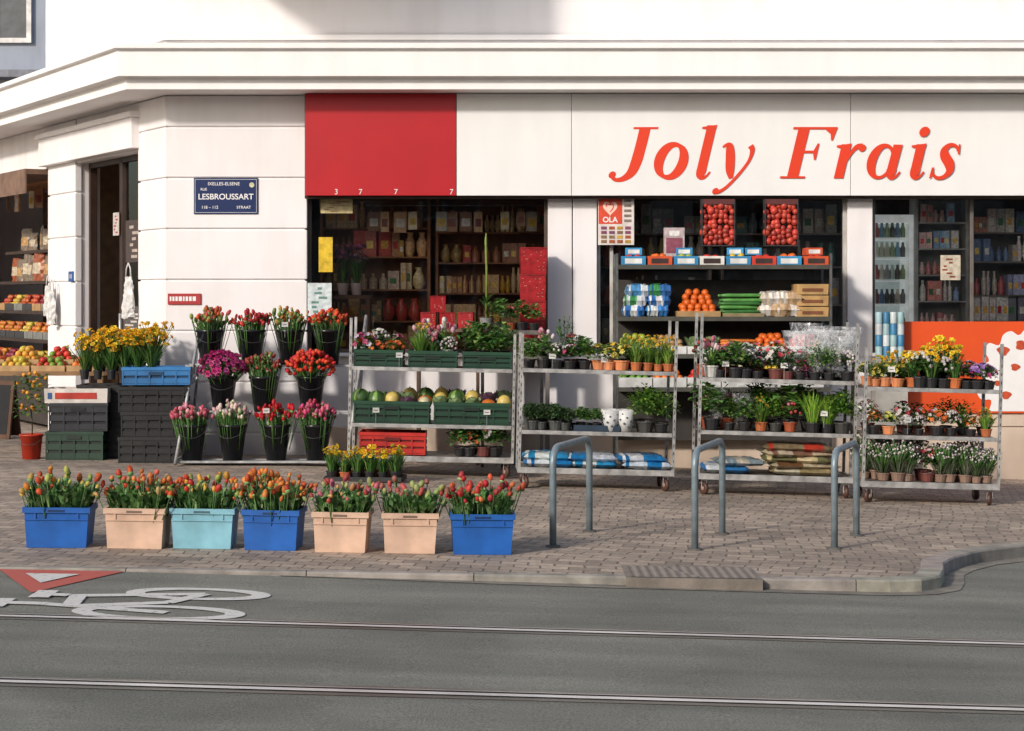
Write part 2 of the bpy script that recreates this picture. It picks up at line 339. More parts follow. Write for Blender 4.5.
# ------------------------------------------------------------ building
c1=(1,1,1)
B=bpy.data.objects.new('shop_building',None); COL.objects.link(B); B['label']='white rendered corner shop with deep cornice and large windows'; B['category']='building'
LM=T(-3.47,19,0,math.radians(-60))
def bp(name,mb,mat,label=None,bev=0,M=None): return part(B,name,mb.mesh(name,mat),label,M,bev)
def rust(mb,x0,x1,y0=0,th=.3,ztop=3.6,z0=-.5,step=.51,off=.24):
    mb.box(x0+.02,x1-.02,y0+.02,y0+th,z0,ztop,c1)
    edges=[z0,.22]; z=.73
    while z<ztop-.1: edges.append(z); z+=step
    edges.append(ztop)
    for a,b in zip(edges,edges[1:]): mb.box(x0,x1,y0,y0+.03+.05,a+.009,b-.009,c1)
mb=MB(); mb.M=T(0,19,0); rust(mb,-3.47,-2.05); bp('corner_pier',mb,WALL,bev=.008)
mb=MB(); rust(mb,-.82,-.004); bp('door_pier',mb,WALL,bev=.008,M=LM)
mb=MB(); rust(mb,-4.06,-2.99); bp('side_pier',mb,WALL,bev=.008,M=LM)
mb=MB(); mb.box(-9,-.82,.02,.3,3.1,3.6,c1); mb.box(-4.15,-.78,-.09,.018,3.12,3.44,c1); mb.box(-4.18,-.75,-.12,.018,3.44,3.5,c1); mb.box(-9,-7.6,.02,.3,-.5,3.1,c1)
bp('lintel',mb,WALL,bev=.01,M=LM)
mb=MB(); mb.M=T(0,19,0)
mb.box(-2.05,7,.05,.3,2.6,3.6,c1)
mb.box(.36,.6,0.02,.3,.98,2.6,c1); mb.box(.61,.85,0.02,.3,.98,2.6,c1); mb.box(3.36,3.61,.02,.3,.98,2.6,c1); mb.box(6.6,7,.02,.3,-.8,2.6,c1)
bp('window_pier',mb,WALL,bev=.006)
mb=MB(); mb.M=T(0,19,0); mb.box(-2.05,6.6,.03,.3,.28,.98,c1); bp('wall',mb,WALL)
mb=MB(); mb.M=T(0,19,0); mb.box(-2.05,6.6,0,.3,-.8,.278,c1); mb.box(3.61,6.6,-.01,.028,.285,.42,c1); bp('plinth',mb,LOWW,bev=.008)
mb=MB(); mb.M=T(0,19,0); mb.box(-2.04,.37,-.05,.32,.985,1.02,c1); mb.box(.84,3.37,-.05,.32,.985,1.02,c1); mb.box(3.6,6.6,-.03,.32,.985,1.02,c1); bp('window_sill',mb,CORN,bev=.006)
bis=Vector((-.5,-.866)).normalized(); K=Vector((-3.47,19)); dl=Vector((-.5,.8660254)); nl=Vector((-.8660254,-.5))
def sweep(prof,tl,xr):
    rows=[]
    for p,z in prof:
        a=K+dl*tl+nl*p; b=K+bis*(p/math.cos(math.radians(30))); c=Vector((xr,19-p)); rows.append([(q.x,q.y,z) for q in (a,b,c)])
    v=[q for r in rows for q in r]; f=[]
    for j in range(len(rows)-1):
        for i in range(2): f.append((j*3+i,j*3+i+1,(j+1)*3+i+1,(j+1)*3+i))
    n=len(rows); f.append(tuple(j*3 for j in range(n))); f.append(tuple(j*3+2 for j in range(n))[::-1])
    mb=MB(); mb.add(v,f,c1); return mb
bp('cornice',sweep([(-.2,3.602),(.5,3.602),(.5,3.70),(.52,3.715),(.6,3.72),(.6,3.97),(.615,3.98),(.65,3.985),(.65,4.035),(0,4.08),(-.2,4.08)],9,7.3),CORN,bev=.004)
U=[(7,19.02),(-3.47,19.02),(K+dl*4.15).to_tuple(),(-5.54,27),(7,27)]
def prism(mb,U,z0,z1,col=c1):
    n=len(U); mb.add([(x,y,z0) for x,y in U]+[(x,y,z1) for x,y in U],[(i,n+i,n+(i+1)%n,(i+1)%n) for i in range(n)]+[tuple(range(n)),tuple(range(n,2*n))[::-1]],col)
mb=MB(); prism(mb,U,4.03,8.2); part(B,'upper_wall',mb.mesh('upper_wall',WALL))
bp('string_course',sweep([(-.0,4.15),(.03,4.15),(.03,4.2),(0,4.205)],4.1,7),CORN)
mb=MB(); mb.box(-3.2,-.9,17.25,19.02,5.13,5.3,c1); mb.box(-3.2,-.9,17.25,17.33,5.3,6.1,c1); bp('shadow_slab',mb,WALL,bev=.02)  # out-of-view overhang added to cast a diagonal shadow on the upper wall
mb=MB(); mb.box(-5.3,7,22.8,23,-.8,3.6,(.26,.18,.12)); mb.box(6.8,7,19.3,22.8,-.8,3.6,(.26,.19,.13)); mb.box(-2.3,-2.1,19.6,22.8,-.3,3.6,(.26,.19,.13)); 
bp('interior_wall',mb,MATTE)
mb=MB(); mb.add([(7,19.3,3.59),(-3.3,19.3,3.59),(-7.6,26.7,3.59),(7,26.7,3.59)],[(0,1,2,3)],(.7,.6,.5)); mb.add([(7,19.3,.02),(-3.3,19.3,.02),(-7.6,26.7,.02),(7,26.7,.02)],[(0,1,2,3)],(.5,.42,.34)); bp('ceiling',mb,MATTE)
mb=MB(); mb.box(-8,-7.8,26,27,0,3.6,c1); mb.box(-8,7,26.8,27,-.8,3.6,c1); mb.box(7,7.2,19,27,-.8,3.6,c1); bp('rear_wall',mb,WALL)
AL=lin('#b9b6b0')
def window(x0,x1,z0,z1,mull,col,name='window'):
    w=bpy.data.objects.new(name,None); COL.objects.link(w); w.parent=B
    mb=MB(); t=.035; mb.box(x0,x1,19.08,19.14,z0,z0+t,col); mb.box(x0,x1,19.08,19.14,z1-t,z1,col); mb.box(x0,x0+t,19.08,19.14,z0+t,z1-t,col); mb.box(x1-t,x1,19.08,19.14,z0+t,z1-t,col)
    for mx in mull: mb.box(mx-t/2,mx+t/2,19.083,19.137,z0+t,z1-t,col)
    part(w,'frame',mb.mesh('frame',PLAST),bev=.003)
    mb=MB(); mb.add([(x0+t,19.11,z0+t),(x1-t,19.11,z0+t),(x1-t,19.11,z1-t),(x0+t,19.11,z1-t)],[(0,1,2,3)],c1); part(w,'glass',mb.mesh('glass',GLASS))
window(-2.048,.358,1.022,2.598,[],lin('#4a3c33'))
window(.852,3.358,1.022,2.598,[1.0],AL)
window(3.612,6.598,1.022,2.598,[4.62],lin('#6a645e'))
D=bpy.data.objects.new('door',None); COL.objects.link(D); D.parent=B; D.matrix_local=LM
mb=MB(); dc=lin('#3a2820')
for a,b in((-2.99,-2.93),(-1.9,-1.8),(-.9,-.82)): mb.box(a,b,.16,.24,-.3,3.1,dc)
mb.box(-2.93,-.9,.16,.24,3.04,3.098,dc); mb.box(-1.8,-.9,.165,.235,.02,.5,dc)
part(D,'frame',mb.mesh('frame',PLAST))
mb=MB(); mb.box(-1.8,-.9,.195,.2,.5,3.04,c1); part(D,'glass',mb.mesh('glass',GLASS))
mb=MB(); mb.tube([(-1.7,.1,.9),(-1.7,.1,1.4)],.015,(.6,.6,.6)); part(D,'handle',mb.mesh('handle',STEEL))
mb=MB(); mb.box(-3,-.8,-.15,.3,-.2,.1,lin('#8d8780')); part(D,'threshold',mb.mesh('threshold',STONE))
def letters(word,x,z,em,track,y):
    mb=MB(); k=[0]
    def emit(V,F):
        k[0]+=1
        mb.add([(x+ (a+.24*b)*em, y-.0005*k[0]-.001, z+b*em) for a,b in V],F,c1)
    def rib(P,closed=False,smooth=True): emit(*ribbon(P,closed,8,smooth))
    def dot(cx,cz,r,rz=None): emit([(cx+r*math.cos(2*math.pi*i/20),cz+(rz or r)*math.sin(2*math.pi*i/20)) for i in range(20)],[tuple(range(20))])
    def poly(P): emit(P,[tuple(range(len(P)))])
    def hook(cx): rib([(cx,.12,.13),(cx+.005,.05,.115),(cx+.035,.012,.065),(cx+.08,.03,.034),(cx+.115,.085,.028)])
    def flag(cx,zt): poly([(cx-.12,zt-.015),(cx-.12,zt-.04),(cx-.06,zt-.05),(cx+.065,zt-.045),(cx+.065,zt+.01)])
    W={'J':.5,'o':.5,'l':.278,'y':.444,' ':.26,'F':.667,'r':.389,'a':.5,'i':.278,'s':.389}
    for ch in word:
        if ch=='J':
            rib([(.35,.645,.145),(.35,.45,.145),(.34,.22,.145),(.31,.08,.125),(.23,-.0,.08),(.14,-.02,.05),(.08,.01,.045)]); dot(.07,.045,.046); poly([(.2,.635),(.2,.662),(.52,.662),(.52,.635)])
        elif ch=='o':
            rib([(.25+.155*math.cos(a),.225+.21*math.sin(a),.045+.09*abs(math.cos(a+.3))**1.2) for a in [2*math.pi*i/16 for i in range(16)]],True)
        elif ch=='l': rib([(.13,.685,.125),(.13,.4,.125),(.13,.1,.125)],smooth=False); hook(.13); flag(.13,.68)
        elif ch=='y':
            rib([(.02,.4,.03),(.05,.425,.045),(.1,.415,.09),(.14,.3,.115),(.18,.12,.11),(.22,-.0,.05)]); rib([(.37,.42,.07),(.41,.36,.06),(.395,.22,.042),(.3,.04,.042),(.18,-.12,.042),(.08,-.185,.05)]); dot(.06,-.165,.042)
        elif ch=='F':
            rib([(.23,.65,.145),(.23,.01,.145)],smooth=False); poly([(.09,.632),(.09,.662),(.66,.662),(.66,.632)]); poly([(.66,.66),(.635,.49),(.612,.49),(.59,.57),(.5,.634)]); poly([(.28,.325),(.28,.358),(.47,.358),(.47,.325)]); poly([(.45,.24),(.474,.24),(.474,.45),(.45,.45),(.42,.36),(.42,.325)]); poly([(.07,0),(.07,.028),(.39,.028),(.39,0)])
        elif ch=='r': rib([(.12,.44,.122),(.12,.0,.122)],smooth=False); flag(.12,.44); rib([(.15,.18,.035),(.2,.32,.048),(.26,.405,.065),(.33,.41,.08)]); dot(.335,.39,.046)
        elif ch=='a':
            rib([(.205+.135*math.cos(a),.215+.205*math.sin(a),.042+.08*max(0,-math.cos(a+.2))**1.2) for a in [2*math.pi*i/16 for i in range(16)]],True); rib([(.36,.435,.118),(.35,.1,.118)],smooth=False); hook(.35)
        elif ch=='i': rib([(.12,.44,.122),(.12,.1,.122)],smooth=False); hook(.12); flag(.12,.44); dot(.12,.6,.066)
        elif ch=='s': rib([(.3,.35,.03),(.26,.41,.04),(.18,.43,.055),(.12,.37,.09),(.14,.29,.115),(.22,.19,.12),(.25,.1,.095),(.2,.025,.06),(.12,.005,.045),(.05,.045,.035),(.025,.12,.028)]); poly([(.285,.44),(.308,.44),(.325,.31),(.3,.31)]); poly([(.005,.0),(.028,.0),(.04,.14),(.01,.14)])
        x+=W[ch]*em+track
    return mb.mesh('lettering',LETTER)
SY=18.82
S=bpy.data.objects.new('shop_sign',None); COL.objects.link(S); S['label']='long red and white fascia sign with red italic serif lettering'; S['category']='sign'
mb=MB(); mb.box(-2.05,-.553,SY,SY+.06,2.585,3.595,c1); part(S,'red_panel',mb.mesh('red_panel',SIGNR),bev=.003)
for a,b in((-.547,.587),(.592,3.352),(3.357,6.5)):
    mb=MB(); mb.box(a,b,SY,SY+.06,2.585,3.595,c1); part(S,'white_panel',mb.mesh('white_panel',SIGNW),bev=.003)
mb=MB(); mb.box(-2.06,6.51,SY+.062,19.045,2.56,3.6,lin('#3b2b22')); part(S,'backing_frame',mb.mesh('backing_frame',MATTE))
part(S,'lettering',letters('Joly Frais',.93,2.755,.768,.029,SY-.002))
for i,(x,tt) in enumerate(((-1.74,'3'),(-1.5,'7'),(-1.15,'7'),(-.6,'7'))): part(S,'number',textmesh(tt,.075,WHITE),M=T(x,SY-.003,2.62))
def board(name,label,cat,x0,x1,z0,z1,y,mat,th=.012,M=None,edge=None):
    e=bpy.data.objects.new(name,None); COL.objects.link(e); e['label']=label; e['category']=cat
    e.matrix_world=M or Matrix.Identity(4)
    mb=MB(); mb.box(x0,x1,y-th,y,z0,z1,edge or c1); part(e,'panel',mb.mesh('panel',mat),bev=.002); return e
e=board('street_name_sign','navy blue enamel street name plate on white wall','sign',-3.18,-2.54,2.41,2.77,18.998,NAVY)
mb=MB(); y=18.984
for a in((-3.168,-2.552,2.754,2.757),(-3.168,-2.552,2.423,2.426),(-3.168,-3.165,2.426,2.754),(-2.555,-2.552,2.426,2.754)): mb.box(a[0],a[1],y,y+.002,a[2],a[3],c1)
part(e,'border',mb.mesh('border',WHITE))
for tt,sz,x,z,bo in(('IXELLES-ELSENE',.046,-2.88,2.71,.0002),('RUE',.036,-3.08,2.655,.0002),('LESBROUSSART',.08,-2.86,2.58,.001),('118 – 112',.042,-3.02,2.475,.0002),('STRAAT',.04,-2.68,2.475,.0002)):
    part(e,'lettering',textmesh(tt,sz,WHITE,bold=bo),M=T(x,18.9835,z))
mb=MB(); mb.lathe([(.0001,0),(.026,0)],lin('#c9c7a0'),12); part(e,'emblem',mb.mesh('emblem',PACK),M=Matrix.Translation((-2.6,18.983,2.7))@Matrix.Rotation(math.pi/2,4,'X'))
e=board('house_number_plate','small blue house number plate beside the doorway','sign',-3.2,-3.03,1.75,1.87,-.002,BLUEP,M=LM)
part(e,'number',textmesh('110',.07,WHITE,bold=.001),M=T(-3.115,-.0155,1.81))
e=board('notice_strip','narrow red notice strip on white wall','sign',-3.44,-3.11,1.505,1.615,18.995,solid('notice_red','#a82a2a'))
mb=MB(); xx=-3.42
while xx<-3.15: w=R.uniform(.015,.035); mb.box(xx,xx+w,18.9815,18.983,1.54,1.585,c1); xx+=w+.01
part(e,'pattern',mb.mesh('pattern',WHITE))
e=board('ice_cream_poster','white poster with orange red top and pale swirl heart logo','poster',.86,1.22,2.1,2.585,18.99,solid('poster_paper','#dcd3cc'))
REDM=solid('poster_red','#d4482c',.5)
mb=MB(); mb.box(.865,1.1,18.9755,18.978,2.31,2.58,c1); part(e,'red_header',mb.mesh('red_header',REDM))
mb=MB(); hp=[]
for i in range(28):
    t=2*math.pi*i/28; hp.append((.98+.0045*16*math.sin(t)**3*1.0,18.9745,2.47+.005*(13*math.cos(t)-5*math.cos(2*t)-2*math.cos(3*t)-math.cos(4*t))))
mb.add(hp,[tuple(range(28))[::-1]],c1); part(e,'heart_logo',mb.mesh('heart_logo',solid('heart_pale','#f0c8b8')))
mb=MB(); V,F=ribbon([(.945,2.48,.012),(.945,2.51,.012),(.98,2.5,.012),(1.005,2.51,.012),(1.01,2.47,.012),(.98,2.43,.012)]); mb.add([(a,18.9735,b) for a,b in V],F,c1); part(e,'swirl',mb.mesh('swirl',REDM))
part(e,'lettering',textmesh('OLA',.075,WHITE,bold=.002),M=T(.98,18.9735,2.35))
mb=MB()
for i in range(4):
    for j in range(4): mb.box(.89+i*.08,.945+i*.08,18.973,18.977,2.12+j*.045,2.15+j*.045,jit(lin(R.choice(['#b05a30','#8a4a6a','#c9a040','#8a6a4a'])),.2))
for j in range(5): mb.box(1.12,1.19,18.973,18.977,2.33+j*.05,2.355+j*.05,lin('#8a7a74'))
part(e,'picture',mb.mesh('picture',PACK))
e=board('graphic_window_panel','orange panel with white milk splash and spots below window','sign',3.86,6.5,.42,1.335,18.975,solid('orange_vinyl','#d9501f',.4,nscale=2,namt=.1))
sp=[(6.4,1.31),(5.4,1.29),(5.15,1.27),(5.06,1.2),(4.98,1.24),(4.9,1.2),(4.86,1.1),(4.76,1.12),(4.72,1.04),(4.76,.94),(4.66,.9),(4.67,.8),(4.75,.74),(4.64,.66),(4.68,.56),(4.78,.55),(4.76,.44)]
sm=[(q[0],q[1]) for q in catmull([(a,b,0) for a,b in sp],False,5)]+[(6.4,.44)]
mb=MB(); mb.add([(a,18.96,b) for a,b in sm],[tuple(range(len(sm)))[::-1]],c1); part(e,'splash',mb.mesh('splash',WHITE))
mb=MB()
for cx,cz,r in((4.9,1.04,.06),(5.02,.88,.045),(4.84,.72,.035),(5.08,1.1,.06),(4.93,.6,.05),(5.3,.8,.12),(5.7,1.0,.14)):
    mb.add([(cx+r*(1+.25*math.sin(3*a+cx*9))*math.cos(a),18.957,cz+r*.8*math.sin(a)) for a in [2*math.pi*i/16 for i in range(16)]],[tuple(range(16))],lin('#c2502f'))
part(e,'spots',mb.mesh('spots',PACK))
def paper(name,label,x0,x1,z0,z1,y,h,marks=None,M=None):
    mb=MB(); mb.box(x0,x1,y-.004,y,z0,z1,lin(h))
    if marks:
        for i in range(6):
            a=x0+(x1-x0)*R.uniform(.08,.5); b=a+(x1-x0)*R.uniform(.15,.4); c=z0+(z1-z0)*(.1+.14*i); mb.box(a,min(b,x1-.005),y-.006,y-.003,c,c+(z1-z0)*.07,lin(marks))
    return thing(name,label,'poster',[(name,mb.mesh(name,PACK))],M)
paper('yellow_poster','plain yellow poster inside shop window',-1.94,-1.8,1.83,2.18,19.07,'#d9b52a')
paper('paper_notice','beige paper notice taped in shop window',-1.92,-1.6,2.42,2.56,19.07,'#b8a878','#8a6a50')
paper('price_card','white and pale blue card on window ledge',-2.04,-1.8,1.39,1.72,18.96,'#cfd9da','#6b8f86')
paper('door_poster','dark brown poster with pale figures on glass door',-1.62,-1.1,1.95,2.4,.14,'#4a3a34','#b8a89a',LM)
paper('door_poster','small white and red notice tilted on door frame',-2.05,-1.85,2.25,2.5,.14,'#c9c0b8','#b02a2a',LM)
paper('door_poster','dark poster with pale print on glass door',-1.7,-1.0,1.2,1.48,.14,'#5a5450','#cfc8c0',LM)
paper('window_notice','small white price notice inside window',3.0,3.2,1.12,1.3,19.07,'#d8d4cc','#8a3a34')
paper('window_notice','cream price notice inside window',4.3,4.5,1.75,2.0,19.07,'#c8bca8','#8a4a34')
# ------------------------------------------------------------ other buildings
mb=MB(); mb.box(-24,-8.5,40,52,-1,15,lin('#c4c2c8')); N2=bpy.data.objects.new('neighbouring_building',None); COL.objects.link(N2); N2['label']='blue grey rendered building across the side street'; N2['category']='building'
part(N2,'wall',mb.mesh('wall',BLUEG))
def bwin(par,x,y,z,w=1.5,h=2.1,s=1):
    ww=bpy.data.objects.new('window',None); COL.objects.link(ww); ww.parent=par
    fr=lin('#d8d6d4'); a,b=sorted((y-.1*s,y+.05*s))
    mb=MB(); mb.box(x,x+w,a,b,z,z+.1,fr); mb.box(x,x+w,a,b,z+h-.1,z+h,fr); mb.box(x,x+.1,a,b,z+.1,z+h-.1,fr); mb.box(x+w-.1,x+w,a,b,z+.1,z+h-.1,fr); mb.box(x+w/2-.04,x+w/2+.04,a+.02,b-.01,z+.1,z+h-.1,fr); part(ww,'frame',mb.mesh('frame',PLAST))
    mb=MB(); mb.box(x+.1,x+w-.1,y-.03,y-.01,z+.1,z+h-.1,(.08,.09,.1)) if s>0 else mb.box(x+.1,x+w-.1,y+.01,y+.03,z+.1,z+h-.1,(.06,.07,.08)); part(ww,'glass',mb.mesh('glass',PLAST))
for x in(-23,-20,-17,-14,-11.6):
    for z in(3.2,6.9,10.6): bwin(N2,x,40,z)
mb=MB(); mb.box(-24,-8.4,39.6,40.1,6.15,6.3,lin('#7c7e88')); part(N2,'ledge',mb.mesh('ledge',MATTE))
N3=bpy.data.objects.new('opposite_building',None); COL.objects.link(N3); N3['label']='pale rendered terrace on the other side of the street'; N3['category']='building'
mb=MB(); mb.box(-45,-3,-16,-7,-1,6.6,lin('#c9b5a3')); mb.box(-2.99,3.4,-16,-7.02,-1,5.4,lin('#8a5a48')); mb.box(3.41,35,-16,-7,-1,6.3,lin('#c4bdb4')); part(N3,'wall',mb.mesh('wall',MATTE))
for x in(-20,-16.5,-13,-9.5,-6,-2.3,.8,4.5,8,11.5,15,19):
    for z in(.6,3.2): bwin(N3,x,-7,z,1.5,1.9,-1)
# ------------------------------------------------------------ shop interior shelving
def shelving(x0,x1,y,zs,depth,pal,frame,label,gl='packed goods on indoor shelves',hmax=.3,M=None,fill=.97,wmin=.045,wmax=.14):
    mb=MB(); fc=lin(frame)
    for xx in (x0,x1-.03): mb.box(xx,xx+.03,y,y+depth,0,zs[-1]+.35,fc)
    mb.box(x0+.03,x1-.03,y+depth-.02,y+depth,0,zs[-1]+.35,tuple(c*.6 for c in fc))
    for z in zs: mb.box(x0+.03,x1-.03,y+.005,y+depth-.02,z-.015,z,fc)
    thing('shop_shelf',label,'shelf',[('shelf',mb.mesh('shelf',MATTE))],M)
    mb=MB()
    for z in zs:
        x=x0+.05
        while x<x1-.14:
            w=R.uniform(wmin,wmax); h=R.uniform(.55,1.0)*hmax; c=lin(R.choice(pal)); k=R.randint(1,3); st=R.random()
            for q in range(k):
                if x>x1-.14: break
                if R.random()<fill:
                    y0=y+.0+R.uniform(0,.06); cc=jit(c,.2); old=mb.M
                    mb.M=Matrix.Translation((x+w/2,y0+.06,z+.002))@Matrix.Rotation(R.uniform(-.25,.25),4,'Z')
                    if st<.45:
                        mb.box(-w*.46,w*.46,-.05,.06,0,h,cc); mb.box(-w*.3,w*.25,-.052,-.05,h*.3,h*.6,lin(R.choice(['#efe8d8','#d03028','#f8d060','#3a7a40','#f0b840'])))
                    elif st<.7: mb.lathe([(w*.4,0),(w*.42,h*.6),(w*.16,h*.8),(w*.15,h),(.001,h)],cc,8)
                    else: mb.lathe([(w*.3,0),(w*.5,h*.25),(w*.48,h*.6),(w*.2,h*.85),(w*.3,h)],cc,7,jr=.2,rr=R)
                    mb.M=old
                x+=w
    o=thing('packaged_goods',gl,'goods',[('goods',mb.mesh('goods',GOODS))],M); o['kind']='stuff'
BR=['#c89060','#d8a06a','#a86a48','#e0b880','#d05040','#e8c898','#b89a58','#d0b8a0','#8a5a40','#e0a838']
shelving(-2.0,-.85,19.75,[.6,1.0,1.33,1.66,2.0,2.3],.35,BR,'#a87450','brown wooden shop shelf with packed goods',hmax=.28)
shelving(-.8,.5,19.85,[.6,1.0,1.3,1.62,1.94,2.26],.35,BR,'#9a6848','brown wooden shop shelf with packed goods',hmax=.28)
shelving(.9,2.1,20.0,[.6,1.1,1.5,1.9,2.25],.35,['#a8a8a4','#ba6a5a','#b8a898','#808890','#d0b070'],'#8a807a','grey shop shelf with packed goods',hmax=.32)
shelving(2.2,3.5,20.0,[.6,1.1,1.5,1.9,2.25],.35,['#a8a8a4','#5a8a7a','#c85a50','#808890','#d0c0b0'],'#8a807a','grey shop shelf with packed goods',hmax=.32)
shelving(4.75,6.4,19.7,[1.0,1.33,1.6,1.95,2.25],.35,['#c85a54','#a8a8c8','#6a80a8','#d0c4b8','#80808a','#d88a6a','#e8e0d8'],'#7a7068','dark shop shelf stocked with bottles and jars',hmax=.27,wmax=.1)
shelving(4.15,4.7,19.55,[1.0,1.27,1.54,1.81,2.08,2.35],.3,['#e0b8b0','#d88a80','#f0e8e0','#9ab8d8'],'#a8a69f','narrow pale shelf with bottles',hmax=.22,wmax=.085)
def packet(seed):
    rr=random.Random(seed); mb=MB(); w,h=rr.uniform(.08,.13),rr.uniform(.14,.22); c=lin(rr.choice(['#d8aa7a','#c84a3a','#e8d8b8','#9a6a4a','#d8903a','#b8b0a0'])); c2=lin(rr.choice(['#e0d8c8','#7a2a22','#d8b040']))
    mb.box(-w/2,w/2,-.012,.012,-h,0,c); mb.box(-w*.35,w*.35,-.014,-.012,-h*.75,-h*.35,c2); mb.tube([(0,0,0),(0,0,.06)],.002,(.1,.1,.1),4); return [('packet',mb.mesh('packet',PACK))]
pk=[packet(i) for i in range(7)]
mb=MB(); mb.tube([(-1.5,19.5,2.52),(.3,19.5,2.52)],.008,(.3,.3,.3),6); thing('hanging_rail','thin metal rail inside the shop window','rail',[('rail',mb.mesh('rail',STEEL))])
for i in range(13): 
    if i not in(4,9): thing('hanging_packet','small packet hanging from a rail in the window','packet',pk[i%7],T(-1.42+.135*i+R.uniform(-.03,.03),19.5,2.455,R.uniform(-.4,.4)),'packets hanging in the window')
mb=MB(); wf=lin('#d4d8d8'); x0,x1,y=3.66,4.1,19.4
for a in((x0,x0+.05,1.0,2.42),(x1-.05,x1,1.0,2.42)): mb.box(a[0],a[1],y,y+.5,a[2],a[3],wf)
mb.box(x0+.05,x1-.05,y,y+.5,2.34,2.42,wf); mb.box(x0+.05,x1-.05,y+.45,y+.5,0.2,2.34,(.36,.42,.42)); mb.box(x0,x1,y,y+.5,.02,.999,wf)
for z in(1.25,1.5,1.75,1.98,2.18): mb.box(x0+.05,x1-.05,y+.05,y+.44,z-.012,z,wf)
me=mb.mesh('cabinet',FRIDGE); mb=MB()
for z in(1.0,1.26,1.51,1.76,1.99,2.19):
    for i in range(6): mb.lathe([(.026,0),(.027,.09),(.014,.12),(.014,.15),(.001,.15)],jit(lin(R.choice(['#b8c0c0','#8aa070','#a04a40','#6a90b0','#504a44','#c8c0a8'])),.3),8,(x0+.085+i*.054,y+.12,z+.001))
mb2=MB(); mb2.box(x0+.05,x1-.05,y-.01,y-.005,1.02,2.33,c1)
thing('drinks_fridge','lit white glass door fridge with drinks behind window','fridge',[('cabinet',me),('door_glass',mb2.mesh('door_glass',GLASS))])
thing('drink_bottles','rows of drink bottles inside the fridge','bottles',[('bottles',mb.mesh('bottles',PLAST))])['kind']='stuff'
# ------------------------------------------------------------ plant generators
GR=[lin('#3f6b2c'),lin('#54803a'),lin('#2f5526'),lin('#76984a')]
GT=[lin('#5a8548'),lin('#6f9a58'),lin('#85ad6a'),lin('#9cb878'),lin('#456a38')]
def leaf(mb,p,d,L,W,col,droop=.2):
    d=Vector(d).normalized(); s=d.cross(Vector((0,0,1)))
    if s.length<.05: s=Vector((1,0,0))
    s.normalize(); p=Vector(p); up=s.cross(d)
    m=p+d*L*.5+up*L*.06; t=p+d*L-Vector((0,0,L*droop))
    mb.add([p-s*W*.15,p+s*W*.15,m+s*W*.5,m-s*W*.5,t],[(0,1,2,3),(3,2,4)],col,True)
def tulipbloom(mb,p,d,r,h,col):
    p=Vector(p); q=Vector(d).normalized().to_track_quat('Z','Y').to_matrix().to_4x4(); old=mb.M; mb.M=Matrix.Translation(p)@q
    mb.lathe([(r*.25,0),(r*.95,h*.28),(r,h*.6),(r*.62,h*.92),(r*.15,h)],col,6); mb.M=old
def stem(mb,a,b,r,col): mb.tube([a,b],r,col,3)
def tulips(seed,w,d,rim,h,n,cols,nl,spread=.5,size=1,budgreen=.3,dome=.25,leafw=.028,lo=.45):
    rr=random.Random(seed); f=MB(); b=MB()
    for i in range(n):
        u,vv=rr.uniform(-1,1),rr.uniform(-1,1); base=Vector((u*w*.38,vv*d*.38,rim*.3)); q=1-dome*max(u*u,vv*vv); hh=rim+h*rr.uniform(lo,1.0)*q
        top=Vector((u*w*.5*(1+spread*rr.uniform(.2,1)),vv*d*.5*(1+spread*rr.uniform(.2,1)),hh)); stem(f,base,top,.004,jit(GR[1],.2,rr))
        dd=(top-base).normalized()+Vector((rr.uniform(-.6,.6),rr.uniform(-.6,.6),0))
        c=jit(rr.choice(cols),.28,rr); k=rr.uniform(.6,1.15); tulipbloom(b,top,dd,.02*size*k,.05*size*k*rr.uniform(.9,1.4),c)
        if rr.random()<budgreen: tulipbloom(b,top-dd*.006,dd,.022*size*k,.028*size*k,jit(rr.choice(GT),.2,rr))
    for i in range(nl):
        u,vv=rr.uniform(-1,1),rr.uniform(-1,1); p=(u*w*.42,vv*d*.42,rim*.88+rr.uniform(0,h*.35)); dd=(u*.5*spread*2+rr.uniform(-.6,.6),vv*.5*spread*2+rr.uniform(-.6,.6),1.1)
        leaf(f,p,dd,h*rr.uniform(.4,.85),leafw*rr.uniform(.6,1.4)*size,jit(rr.choice(GT),.28,rr),.25)
    return [('foliage',f.mesh('foliage',LEAF)),('blossoms',b.mesh('blossoms',PETAL))]
def disc(mb,p,d,r,col,ctr=None,n=5):
    q=Vector(d).normalized().to_track_quat('Z','Y').to_matrix().to_4x4(); M=Matrix.Translation(p)@q; v=[M@Vector((0,0,-r*.15))]
    for i in range(n*2):
        a=math.pi*i/n; k=r if i%2==0 else r*.72; v.append(M@Vector((k*math.cos(a),k*math.sin(a),r*.12)))
    mb.add(v,[(0,1+i,1+(i+1)%(2*n)) for i in range(2*n)],col)
    if ctr: 
        old=mb.M; mb.M=M; mb.lathe([(r*.3,0),(r*.38,r*.45)],ctr,6); mb.M=old
